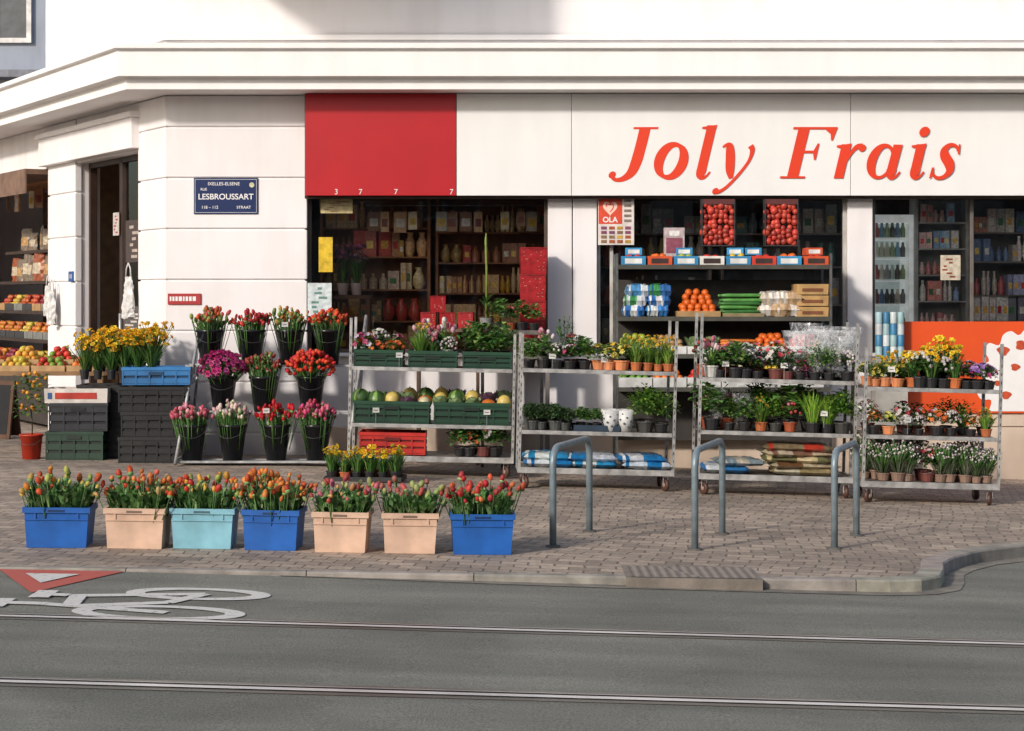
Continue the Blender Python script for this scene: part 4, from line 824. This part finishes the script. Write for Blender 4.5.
rows=[((-.12,.045),[(-.69,'pink tulips',[lin('#d8788a'),lin('#e0a0a8'),lin('#c85a6a')]),(-.31,'pale white pink flowers',[lin('#e0c8c0'),lin('#d8b0b0'),lin('#c8c8a0')]),(.1,'strong red tulips',[lin('#c01020'),lin('#d82030')]),(.48,'pink tulips',[lin('#d04a7a'),lin('#d8708a'),lin('#b83a50')])]),
 ((.13,.485),[(-.44,'magenta daisies',[lin('#c02a7a'),lin('#d84a90'),lin('#d85aa0')]),(-.05,'dark red budded stems',[lin('#8a2a30'),lin('#a84a3a'),lin('#6a7a3a')]),(.4,'red orange tulips',[lin('#d83a28'),lin('#c82a30'),lin('#e05a30')])]),
 ((.38,.925),[(-.6,'orange and pink tulips',[lin('#d8602a'),lin('#c84a50'),lin('#8a9a4a')]),(-.2,'red tulips',[lin('#b02a30'),lin('#c84040')]),(.17,'orange budded stems',[lin('#c8a050'),lin('#b8602a'),lin('#7a9048')]),(.55,'orange red tulips',[lin('#d84a28'),lin('#e06a30'),lin('#c83a28')])])]
sd=400
for (y,z),L_ in rows:
    for x,nm,cols in L_:
        sd+=1; M=MS@T(x+.02,y,z)
        thing('flower_bucket','glossy black plastic flower bucket on tiered stand','bucket',bk,M@T(0,0,0,R.uniform(-.3,.3)),'black flower buckets')
        if sd==405: P_=roundbunch(sd,.3,.23,230,cols,.032)
        elif sd==407: P_=roundbunch(sd,.3,.21,190,cols,.024,'tulip')
        else: P_=tulips(sd,.24,.24,.34,[.2,.17,.21,.18][sd%4],75,cols,130,[.5,.4,.6][sd%3],.95,.3,.4,.026,.3)
        thing('flower_bunch',f'{nm} in a black bucket on the stand','flowers',P_,M@T(0,0,0,R.uniform(0,6)),'bunches in black buckets')
tag(MS,.2,-.1,1.2); tag(MS,.05,-.3,.4)
mb=MB(); mb.box(-.34,.34,-.16,.16,.0,.012,(.02,.02,.02)); mb.box(-.34,.34,-.16,-.15,.012,.04,(.02,.02,.02)); mb.box(-.34,.34,.15,.16,.012,.04,(.02,.02,.02)); mb.box(-.34,-.33,-.15,.15,.012,.04,(.02,.02,.02)); mb.box(.33,.34,-.15,.15,.012,.04,(.02,.02,.02))
MD=T(-1.28,16.6,g(-1.28,16.6)+.004,-.1)
thing('plant_tray','black plastic tray of daffodil pots on pavement','tray',[('tray',mb.mesh('tray',PLAST))],MD)
for yy in(-.09,.05):
    for i in range(6): put(MD,-.28+.112*i,yy,.014,'potted_daffodil','yellow dwarf daffodils in pot on pavement tray','plant',R.choice(narcO+narc+narcO),'daffodil pots in tray',None,R.uniform(1.0,1.2))
# ------------------------------------------------------------ back display shelf with vegetables
def dshelf(M,w,d,zs,h,label):
    e=bpy.data.objects.new('display_shelf',None); COL.objects.link(e); e.matrix_world=M; e['label']=label; e['category']='shelf'
    for sx in(-1,1):
        for sy in(-1,1):
            p=MB(); p.box(sx*(w/2)-.012,sx*(w/2)+.012,sy*(d/2)-.012,sy*(d/2)+.012,0,h,lin('#6a6a68')); part(e,'post',p.mesh('post',STEEL))
    for z in zs:
        s=MB(); s.box(-w/2+.014,w/2-.014,-d/2,d/2,z-.03,z,lin('#34312d')); s.box(-w/2+.014,w/2-.014,-d/2-.012,-d/2,z-.03,z+.012,lin('#4a4942')); part(e,'shelf',s.mesh('shelf',MATTE))
    s=MB(); s.box(-w/2+.014,w/2-.014,d/2+.013,d/2+.02,.3,h-.25,lin('#3c3834')); part(e,'back_panel',s.mesh('back_panel',MATTE))
ZB=g(2.04,18.55); MV=T(2.04,18.55,0)
dshelf(T(2.04,18.55,ZB),2.06,.5,[.7-ZB,1.02-ZB,1.38-ZB,1.88-ZB],2.0-ZB,'dark open shelving of vegetables against shop window')
def tray(w,d,h,c,c2=None):
    mb=MB(); t=.006; 
    mb.box(-w/2,w/2,-d/2,d/2,0,t,c); mb.box(-w/2,w/2,-d/2,-d/2+t,t,h,c); mb.box(-w/2,w/2,d/2-t,d/2,t,h,c); mb.box(-w/2,-w/2+t,-d/2+t,d/2-t,t,h,c); mb.box(w/2-t,w/2,-d/2+t,d/2-t,t,h,c)
    if c2: mb.box(-w*.35,w*.35,-d/2-.001,-d/2-.0005,h*.2,h*.75,c2)
    return [('tray',mb.mesh('tray',MATTE))]
orng=fruit(.036,lin('#d8641e'),1,7); tom=fruit(.034,lin('#c42a1a'),.9,8); lem=fruit(.03,lin('#d8b828'),1.2,9); apl=fruit(.035,lin('#9aa83a'),.95,10); pot_=fruit(.033,lin('#a8845a'),.8,11)
def long_(c,L,r,n):
    mb=MB(); mb.M=Matrix.Rotation(math.pi/2,4,'Y'); mb.lathe([(.001,-L/2),(r*.7,-L/2+.005),(r,-L*.35),(r,L*.35),(r*.7,L/2-.01),(.001,L/2)],c,8); return [(n,mb.mesh(n,FRUIT))]
ck=[long_(lin(h),.4,.019,'cucumber') for h in('#3f7a34','#2f6428','#568f44')]
cr=[long_(lin(h),.2,.014,'carrot') for h in('#d8702a','#e08438')]
def heap(M,x,y,z,w,d,fr,name,label,group,n,r,layers=2,rz=None,cat='fruit'):
    for l in range(layers):
        nx=max(1,int(w/(2*r))-l//2); ny=max(1,int(d/(2*r))-l)
        for i in range(nx):
            for j in range(ny):
                put(M,x-(nx-1)*r+i*2*r+R.uniform(-.01,.01),y-(ny-1)*r+j*2*r+R.uniform(-.006,.006),z+l*r*1.3+R.uniform(-.006,.006),name,label,cat,fr,group,rz)
cs=['#2f7fae','#c8502a','#2f7fae','#d8d4cc','#2f7fae','#c83a28','#2f88b8','#c8502a']
x=-.98
for i in range(8):
    w=.235; c=lin(cs[i]); rzz=R.uniform(-.06,.06)
    put(MV,x+w/2,-.1,1.885,'carton_tray',['blue','orange','blue','white','blue','red','blue','orange'][i]+' printed cardboard fruit tray on top shelf','tray',tray(w,.3,.09,c,lin('#d8d8d4') if i%2==0 else lin('#3a2a28')),'cardboard trays on top shelf',rzz)
    heap(MV,x+w/2,-.1,1.93,w*.85,.24,[tom,orng,apl,tom,lem,tom,orng,tom][i],['tomato','orange','apple','tomato','lemon','tomato','orange','tomato'][i],'small round fruit in cardboard tray','fruit in cardboard trays',0,.036,1); x+=.25
for x,c in((-.35,'#2f7fae'),(.15,'#3a8fc0'),(.32,'#2f7fae'),(.9,'#c8502a'),(-.85,'#3a8fc0')): put(MV,x,.05,1.99,'carton_tray','small printed cardboard punnet on top of trays','tray',tray(.16,.2,.07,lin(c),lin('#d8d8d4')),'cardboard trays on top shelf',R.uniform(-.2,.2))
def netbag(c,c2):
    mb=MB(); rr=random.Random(5)
    for i in range(6):
        for j in range(8): mb.sphere((-.13+.052*i+rr.uniform(-.015,.015),rr.uniform(-.03,.0),.03+.05*j+rr.uniform(-.015,.015)),.034*rr.uniform(.8,1.2),jit(lin(c),.4,rr),7,5)
    n=mb.mesh('contents',FRUIT); mb=MB(); mb.box(-.16,.16,-.055,-.05,.4,.45,lin(c2)); mb.box(-.165,-.155,-.06,.06,0,.45,(.03,.03,.03)); mb.box(.155,.165,-.06,.06,0,.45,(.03,.03,.03)); mb.box(-.165,.165,-.06,.06,-.012,0,(.03,.03,.03)); mb.box(-.165,.165,.06,.064,0,.45,(.02,.02,.02))
    return [('contents',n),('holder',mb.mesh('holder',PLAST))]
nb=netbag('#b84030','#5a2a28')
for x in(-.02,.6): put(MV,x,.12,2.09,'net_bag','red net of fruit in black holder above the shelf','bag',nb,'red nets above the shelf',R.uniform(-.05,.05))
mb=MB(); mb.box(-.1,.1,-.04,.04,0,.3,lin('#b8a8a8')); mb.box(-.08,.08,-.042,-.04,.05,.2,lin('#8a4a5a')); mb.box(-.05,.05,-.044,-.042,.22,.27,lin('#e0dcd8'))
put(MV,-.45,.1,1.96,'carton','pale pink printed carton standing on top shelf','box',[('carton',mb.mesh('carton',PACK))],None,0)
for k in range(6): bag(MV,-.86+.22*(k%2)+.02*(k//2),-.08+.0*k,1.385+.095*(k//2),.23,.3,.13,['#2f68a8','#3a78b8','#c8ccd0','#2f68a8','#4a88b8','#2f5f98'][k],['#d0d4d8','#d8dcd8','#3a8a4a','#d8d8d8','#d0d4d8','#3a8a4a'][k],'plump blue and white plastic vegetable bag on shelf',R.uniform(-.15,.15),50+k,'vegetable_bag','bagged vegetables')
put(MV,-.24,-.05,1.385,'carton_tray','cardboard tray of oranges on middle shelf','tray',tray(.42,.4,.06,lin('#a8865a')),None,0); heap(MV,-.24,-.05,1.4,.42,.36,orng,'orange','bright orange fruit in tray on shelf','oranges in tray',0,.036,5)
put(MV,.19,-.05,1.385,'carton_tray','cardboard tray of cucumbers on middle shelf','tray',tray(.4,.4,.04,lin('#8a7a5a')),None,0)
for l in range(6):
    for j in range(7-l//2): put(MV,.19+R.uniform(-.03,.03),-.18+.045*j,1.41+l*.036+R.uniform(-.006,.006),'cucumber','long green cucumber stacked in tray','vegetable',R.choice(ck),'stacked cucumbers',R.uniform(-.16,.16))
for k in range(4): bag(MV,.5+.14*(k%2),-.08,1.385+.11*(k//2),.3,.3,.14,['#b89a78','#a88a68','#c8b8a0','#b89a78'][k],'#d8d0c8','clear and white bag of potatoes on shelf',R.uniform(-.2,.2),60+k,'potato_bag','bagged potatoes')
ct=MB(); 
for k in range(3): ct.frustum(.3,.36,.31,.37,.11*k,.11*k+.1,lin('#b8925e'),(1,1)); ct.box(-.1,.1,-.187,-.184,.11*k+.03,.11*k+.06,lin('#7a4a30'))
put(MV,.86,-.04,1.385,'cardboard_box','stack of open brown cardboard fruit boxes','box',[('box',ct.mesh('box',MATTE))],None,0)
for i in range(6):
    xx=-.85+.33*i; put(MV,xx,-.08,1.025,'vegetable_tray','white plastic tray of vegetables on shelf','tray',tray(.32,.36,.08,lin('#d0d0cc')),'white vegetable trays',0)
    fr,nm=[(apl,'apple'),(pot_,'potato'),(cau,'lettuce'),(None,'carrot'),(orng,'orange'),(tom,'tomato')][i]
    if nm=='lettuce':
        for a in(-.08,.08):
            for b in(-.08,.06): put(MV,xx+a,-.08+b,1.07,'lettuce','pale green lettuce head in white tray','vegetable',fr,'vegetables in white trays')
    elif nm=='carrot':
        for l in range(5):
            for j in range(9): put(MV,xx+R.choice([-.07,.07])+R.uniform(-.02,.02),-.2+.03*j,1.06+.024*l,'carrot','orange carrot piled in white tray','vegetable',R.choice(cr),'vegetables in white trays',R.uniform(-.3,.3))
    else: heap(MV,xx,-.08,1.07,.31,.34,fr,nm,f'{nm} in white plastic tray','vegetables in white trays',0,.035,3)
def pile(M,x,y,z,w,d,r,cols,label,n=2):
    mb=MB(); rr=R
    for l in range(n):
        nx=max(1,int(w/(2*r))-l); ny=max(1,int(d/(2*r))-l)
        for i in range(nx):
            for j in range(ny): mb.sphere((x-(nx-1)*r+i*2*r+rr.uniform(-.01,.01),y-(ny-1)*r+j*2*r,z+r+l*r*1.4),r*rr.uniform(.85,1.1),jit(lin(rr.choice(cols)),.22,rr),8,5)
    o=thing('fruit_pile',label,'fruit',[('fruit',mb.mesh('fruit',FRUIT))],M); o['kind']='stuff'
for i in range(6):
    xx=-.85+.33*i; put(MV,xx,-.08,.705,'vegetable_tray','white plastic tray of vegetables on shelf','tray',tray(.32,.36,.1,lin('#c0c0bc')),'white vegetable trays',0)
    pile(MV,xx,-.08,.76,.3,.34,.035,[['#6a9a3a'],['#d8702a'],['#b8342a'],['#e0d8b8'],['#c8a83a'],['#7a3a5a']][i],'mixed vegetables piled in a white tray',3)
# ------------------------------------------------------------ red gift boxes
def gift(w,h,d=.22):
    rr=random.Random(int(w*100)); mb=MB(); mb.frustum(w*.94,d*.94,w,d,0,h,lin('#a0181e')); mb.box(-w*.5,w*.5,-d/2-.003,-d/2-.001,h*.93,h*.97,lin('#7a1014'))
    for k in range(14): a,c=rr.uniform(-.4,.4)*w,rr.uniform(.12,.85)*h; mb.box(a-.006,a+.006,-d/2-.002,-d/2-.0003,c-.004,c+.004,lin('#b87a6a'))
    return [('box',mb.mesh('box',PACK))]
gb=gift(.26,.26); gs=gift(.15,.16,.14)
mb=MB(); mb.box(-.03,.4,18.62,18.9,.9,1.02,lin('#77706a')); mb.box(.0,.04,18.65,18.88,-.12,.9,lin('#77706a')); mb.box(.33,.37,18.65,18.88,-.12,.9,lin('#77706a')); thing('box_stand','low metal stand carrying red boxes','stand',[('stand',mb.mesh('stand',MATTE))])
for k in range(4): put(T(.2,18.76,0),R.uniform(-.01,.01),0,1.022+.262*k,'gift_box','red gift box with cream pattern stacked by window','box',gb,'red gift boxes',R.uniform(-.08,.08))
mb=MB(); mb.box(-.95,-.3,18.5,18.8,1.24,1.27,lin('#6a5446')); mb.box(-.93,-.9,18.52,18.78,-.05,1.24,lin('#5a4436')); mb.box(-.35,-.32,18.52,18.78,-.07,1.24,lin('#5a4436'))
thing('window_table','narrow wooden table under shop window','table',[('table',mb.mesh('table',MATTE))])
for x,z in((-.82,1.271),(-.64,1.271),(-.45,1.271),(-.73,1.432)): put(T(x,18.66,0),0,0,z,'gift_box','small red gift box on window table','box',gs,'red gift boxes',R.uniform(-.1,.1))
for i,x in enumerate((-1.72,-1.58)): put(T(x,19.35,1.6),0,0,0,'potted_orchid','pink orchid in pale pot inside window','plant',potted(500+i,lin('#c8b0a8'),.06,.12,'blade',.34,.12,26,'disc',[lin('#c86a9a'),lin('#d8a0b8'),lin('#8a5a9a')],50,.034),'orchids in window')
mb=MB(); mb.box(-1.85,-1.42,19.2,19.5,1.56,1.598,lin('#6b4a36')); mb.box(-1.83,-1.79,19.22,19.48,.02,1.56,lin('#6b4a36')); mb.box(-1.48,-1.44,19.22,19.48,.02,1.56,lin('#6b4a36')); thing('plant_table','narrow wooden plant table inside window','table',[('table',mb.mesh('table',MATTE))])
mb=MB(); mb.tube([(0,0,0),(.005,0,.4),(-.004,0,.75),(.0,0,.82)],[.012,.011,.013,.006],lin('#8a9a4a'),7)
for k in range(6): leaf(mb,(0,0,.05+.02*k),(math.cos(k*1.1),math.sin(k*1.1),.9),.18,.04,jit(GR[k%4],.2))
mb.lathe([(.001,-.12),(.05,-.12),(.065,0),(.001,0)],lin('#8a8a88'),12)
thing('amaryllis_plant','tall single green stem plant in grey pot','plant',[('plant',mb.mesh('plant',LEAF))],T(-.25,18.4,1.38)); 
mb=MB(); mb.box(-.32,.3,18.25,18.48,1.22,1.26,lin('#77706a')); mb.box(-.3,-.27,18.26,18.47,-.1,1.22,lin('#77706a')); mb.box(.27,.3,18.26,18.47,-.1,1.22,lin('#77706a')); thing('plant_bench','grey metal bench under window carrying plants','bench',[('bench',mb.mesh('bench',STEEL))])
MBn=T(-.05,18.37,1.26)
rowof(MBn,-.12,.34,4,[-.05],.0,green+trail+tcot,'potted_plant','small potted plant on bench under window','pots on window bench',S_=1.1)
def spray(seed,h,n,cols):
    rr=random.Random(seed); mb=MB()
    for i in range(n):
        a=rr.uniform(0,6.28); top=Vector((.13*math.cos(a)*rr.random(),.13*math.sin(a)*rr.random(),h*rr.uniform(.7,1))); mb.tube([(0,0,.05),top],.003,jit(GR[1],.2,rr),3)
        for k in range(10): p=top*(.4+.06*k); leaf(mb,p,(rr.uniform(-1,1),rr.uniform(-1,1),.5),.06,.02,jit(rr.choice(cols),.3,rr))
    return [('foliage',mb.mesh('foliage',LEAF))]
put(T(.5,18.3,0),0,0,1.0,'leafy_branch','tall leafy branch in front of white pier','plant',spray(3,.42,8,GR),None)
# ------------------------------------------------------------ left crate stacks
bc=slat(.62,.42,.245,lin('#131315'),3); gc=slat(.56,.4,.28,lin('#193626'),3); dg=slat(.56,.4,.27,lin('#2b2d31'),3)
XL,YL_=-3.42,18.25
for k in range(3): put(T(XL,YL_,g(XL,YL_)),R.uniform(-.02,.02),0,.002+.24*k,'plastic_crate','black plastic crate in a stack on pavement','crate',bc,'stacked black crates',R.uniform(-.05,.05))
bb=slat(.64,.42,.17,lin('#2a6aa0'),2); put(T(XL+.03,YL_,0),0,0,.745,'plastic_crate','blue plastic crate on top of black crates','crate',bb,None,.05)
for k in range(3): put(T(-3.95,18.75,0),R.uniform(-.02,.02),0,.002+.24*k,'plastic_crate','black plastic crate in a stack on pavement','crate',bc,'stacked black crates',R.uniform(-.04,.04),.98)
dfv=[potted(600+i,BK,.05,.1,'blade',.3,.19,50,'daff',[YL,lin('#f0d840'),lin('#e8b820')],42,.03,lw=.014) for i in range(4)]
for i in range(12):
    put(T(-3.85,18.5,0),-.3+.13*(i%6),-.05+.17*(i//6),.78 if i<6 else .85,'potted_daffodil','bunch of yellow daffodils above the crates','plant',dfv[i%4],'daffodils on crates',s=R.uniform(.85,1.12))
X2,Y2=-4.22,18.55
put(T(X2,Y2,0),0,0,.002,'plastic_crate','dark green plastic crate standing by the door','crate',gc,'stacked crates by the door',-.04)
put(T(X2,Y2,0),.02,0,.284,'plastic_crate','dark grey plastic crate stacked on a green crate','crate',dg,'stacked crates by the door',.05)
mb=MB(); mb.frustum(.6,.38,.61,.39,0,.14,lin('#d0c8c0'),(1,0)); mb.box(-.2,.2,-.197,-.192,.04,.1,lin('#b03a30')); mb.box(-.27,-.23,-.197,-.192,.04,.1,lin('#3a5a90')); mb.frustum(.58,.36,.58,.36,.11,.12,lin('#a8703a'))
put(T(X2,Y2,0),0,0,.556,'carton','open white printed fruit carton on crates','box',[('carton',mb.mesh('carton',MATTE))],None,.03)
mb=MB(); tw=lin('#8a6a4a'); mb.box(-6.1,-4.15,19.3,20.1,.78,.82,tw); 
for x in(-6.0,-4.22):
    for y in(19.33,20.03): mb.box(x,x+.05,y,y+.05,-.05,.78,tw)
thing('produce_table','wooden trestle table covered with fruit boxes','table',[('table',mb.mesh('table',MATTE))])
I=Matrix.Identity(4)
for i,(c,nm) in enumerate([(['#d8702a','#e0a040'],'orange'),(['#b8342a','#c85a30'],'red'),(['#d89a3a','#c8b040'],'yellow'),(['#7a9a3a','#c83a2a'],'green and red'),(['#d8702a','#c8502a'],'orange')]):
    for j in range(2):
        x=-5.8+.36*i; y=19.5+.38*j; put(I,x,y,.822+.05*j,'carton_tray','shallow cardboard tray of fruit on table','tray',tray(.34,.36,.06,lin('#b89468')),'fruit trays on table',0); pile(I,x,y,.85+.05*j,.31,.33,.035,c,f'{nm} fruit piled in a cardboard tray',2+j)
e=bpy.data.objects.new('produce_stand',None); COL.objects.link(e); e.matrix_world=LM; e['label']='tiered dark produce stand inside the side opening'; e['category']='stand'
for (z,y0) in((.7,.05),(1.05,.15),(1.4,.25),(1.78,.35),(2.18,.42)):
    mb=MB(); mb.box(-7.5,-4.1,y0,y0+.5,z-.04,z,lin('#3a2c24')); part(e,'shelf',mb.mesh('shelf',MATTE))
mb=MB(); mb.box(-7.55,-4.08,.95,1.0,0,3.0,lin('#5a4030')); part(e,'back_panel',mb.mesh('back_panel',MATTE))
mb=MB(); mb.box(-7.55,-4.08,.32,.95,3.02,3.06,lin('#b07a4c')); part(e,'canopy',mb.mesh('canopy',MATTE))
mb=MB(); mb.box(-7.5,-4.1,.03,.04,.05,.64,lin('#3c342e')); part(e,'skirt_panel',mb.mesh('skirt_panel',MATTE))
mb=MB(); mb.box(-7.55,-4.08,-.25,.3,3.03,3.09,lin('#6a5040')); mb.box(-7.55,-4.08,-.27,-.25,2.8,3.09,lin('#7a6050')); part(e,'valance',mb.mesh('valance',MATTE))
pals=[['#a83a2a','#b86030'],['#b8602a','#c0802a'],['#6a8a3a','#8aa04a'],['#b8983a','#c8b04a'],['#902a30','#7a2a3a']]
for z,y0 in((.7,.07),(1.05,.17),(1.4,.27)):
    for i in range(8):
        x=-7.25+.42*i; put(LM,x,y0+.2,z+.001,'carton_tray','shallow tray of fruit on the side stand','tray',tray(.39,.36,.09,lin(R.choice(['#a88458','#3a3a3a','#7a7a74']))),'fruit trays on side stand',0); pile(LM,x,y0+.2,z+.04,.36,.33,.035,R.choice(pals),'assorted fruit piled in a tray on the stand',3)
def gbag(seed):
    rr=random.Random(seed); mb=MB(); nx,ny=7,8; v=[]; w0=.15
    for s in(-1,1):
        for j in range(ny+1):
            for i in range(nx+1):
                u=i/nx*2-1; t=j/ny; v.append((u*w0+rr.uniform(-.008,.008),s*.06*(1-u**4)*(1-abs(t-.35)**2)+rr.uniform(-.01,.01),.34*t))
    n=nx+1; o=n*(ny+1); ca=lin(rr.choice(['#987050','#a87a58','#7a6a5a','#985030'])); cb=lin(rr.choice(['#c0b098','#5a4a40','#b89060']))
    for j in range(ny):
        for i in range(nx):
            f=(j*n+i,j*n+i+1,(j+1)*n+i+1,(j+1)*n+i); col=jit(cb if 2<=j<=4 and 1<=i<nx-1 else ca,.15,rr)
            mb.add([v[k] for k in f],[(0,1,2,3)],col); mb.add([v[k+o] for k in f],[(3,2,1,0)],col)
    return [('bag',mb.mesh('bag',PACK))]
gq=[gbag(i) for i in range(5)]
for i in range(13): put(LM,-7.3+.25*i,.5+R.uniform(-.06,.06),1.781,'packaged_bag','brown printed bag of goods on side stand','bag',gq[i%5],'bagged goods on side stand',R.uniform(-.3,.3),R.uniform(.85,1.15))
for i in range(11): put(LM,-7.25+.3*i,.6+R.uniform(-.05,.05),2.181,'packaged_bag','small dark printed bag of goods on upper shelf','bag',gq[(i*2)%5],'bagged goods on side stand',R.uniform(-.4,.4),R.uniform(.6,1.0))
for i in range(12): put(LM,-7.2+.26*i,.4+R.uniform(-.05,.1),2.955,'hanging_packet','packet hanging under the warm wooden canopy','packet',pk[i%7],'packets hanging in the side bay',R.uniform(-.4,.4),1.2)
rb=bucket(lin('#c43a20'),.11,.085,.24); MR=T(-4.68,18.5,g(-4.68,18.5)+.004)
thing('flower_bucket','red orange plastic bucket on pavement','bucket',rb,MR)
mb=MB(); mb.tube([(0,0,.08),(.01,0,.3),(-.005,0,.5)],.007,lin('#5a4a30'),5); rr=random.Random(9); b=MB()
for i in range(200):
    a=rr.uniform(0,6.28); q=rr.random()**.5; c=Vector((.16*q*math.cos(a),.16*q*math.sin(a),.6+rr.uniform(-.17,.22))); leaf(mb,c,(math.cos(a),math.sin(a),rr.uniform(-.3,.8)),.07,.035,jit(rr.choice(GR),.3,rr))
    if i%8==0: b.sphere(c*1.03,.02,jit(lin('#d8902a'),.2,rr),7,5)
thing('citrus_tree','small potted citrus tree with orange fruit in red bucket','plant',[('foliage',mb.mesh('foliage',LEAF)),('fruit',b.mesh('fruit',FRUIT))],MR@T(0,0,0))
mb=MB(); mb.M=Matrix.Rotation(-.15,4,'X'); mb.box(-.3,.3,-.012,.012,.0,.65,lin('#5a4030')); mb.box(-.26,.26,-.015,-.0125,.05,.6,lin('#1e1e20')); mb.M=Matrix.Rotation(.15,4,'X'); mb.box(-.3,.3,.19,.21,.0,.62,lin('#5a4030'))
thing('chalkboard','small wooden a-frame chalkboard on pavement','board',[('board',mb.mesh('board',MATTE))],T(-5.85,21.2,0.0,-.4))
def hbag(seed):
    rr=random.Random(seed); mb=MB(); nx,ny=8,9; v=[]
    for s in(-1,1):
        for j in range(ny+1):
            for i in range(nx+1):
                u=i/nx*2-1; t=j/ny; w=.1*(1-.45*t**2)*(.85+.15*math.sin(t*3)); v.append((u*w+rr.uniform(-.008,.008),s*.045*(1-u**4)*(1-t*.7)+rr.uniform(-.012,.012),.4*t+.02*abs(u)*(1-t)+rr.uniform(-.006,.006)))
    n=nx+1; o=n*(ny+1)
    F=[(j*n+i,j*n+i+1,(j+1)*n+i+1,(j+1)*n+i) for j in range(ny) for i in range(nx)]
    mb.add(v,F+[tuple(o+k for k in f)[::-1] for f in F],lin('#cfcdca'),False)
    for s in(-1,1): mb.tube([(s*.045,0,.39),(s*.035,0,.48),(0,0,.53)],.007,lin('#cfcdca'),5)
    return mb.mesh('bag',PACK)
for (x,z,s_) in((-.86,1.35,1.1),(-3.6,1.25,1.0),(-3.75,1.35,.9)):
    thing('plastic_bag','crumpled white plastic bag hanging at the doorway','bag',[('bag',hbag(int(x*10)))],LM@T(x,-.09,z,.2,s_))
mb=MB()
for i in range(4):
    for j in range(4): mb.lathe([(.035,0),(.036,.1),(.03,.112)],jit(lin(['#9ab8bc','#3a7aa0','#c8d0d0'][(j+i)%3]),.1),8,(.072*i,0,.113*j))
thing('drink_can_stack','stacked blue and white drink cans beside window','cans',[('cans',mb.mesh('cans',PLAST))],T(3.64,18.85,.98))
mb=MB(); mb.box(3.58,3.9,18.72,18.96,-.2,.975,lin('#a8a49c')); thing('storage_box','pale plastic storage box beneath cans','box',[('box',mb.mesh('box',PLAST))])
# ------------------------------------------------------------ light, world, camera
el=math.radians(25); az=math.radians(218)
sd_=Vector((math.sin(az)*math.cos(el),math.cos(az)*math.cos(el),math.sin(el)))
L=bpy.data.lights.new('sun','SUN'); L.energy=3.2; L.angle=math.radians(5); L.color=(1,.93,.85)
lo=bpy.data.objects.new('sun',L); COL.objects.link(lo); lo.rotation_euler=sd_.to_track_quat('Z','Y').to_euler(); lo.location=(0,0,30)
W=bpy.data.worlds.new('World'); sc.world=W; W.use_nodes=True; nt=W.node_tree; bg=nt.nodes['Background']; sk=nt.nodes.new('ShaderNodeTexSky'); sk.sky_type='NISHITA'; sk.sun_disc=False; sk.sun_elevation=el; sk.sun_rotation=az; sk.dust_density=2.0; nt.links.new(sk.outputs[0],bg.inputs[0]); bg.inputs[1].default_value=.15
cam=bpy.data.cameras.new('camera'); cam.sensor_width=36; cam.lens=36*1900/1024; cam.shift_y=-70.5/1024; cam.clip_end=1000; cam.clip_start=.1
co=bpy.data.objects.new('camera',cam); COL.objects.link(co); co.location=(0,0,1.6); co.rotation_euler=(math.pi/2,0,0); sc.camera=co
sc.view_settings.view_transform='Standard'; sc.view_settings.look='None'; sc.view_settings.exposure=0
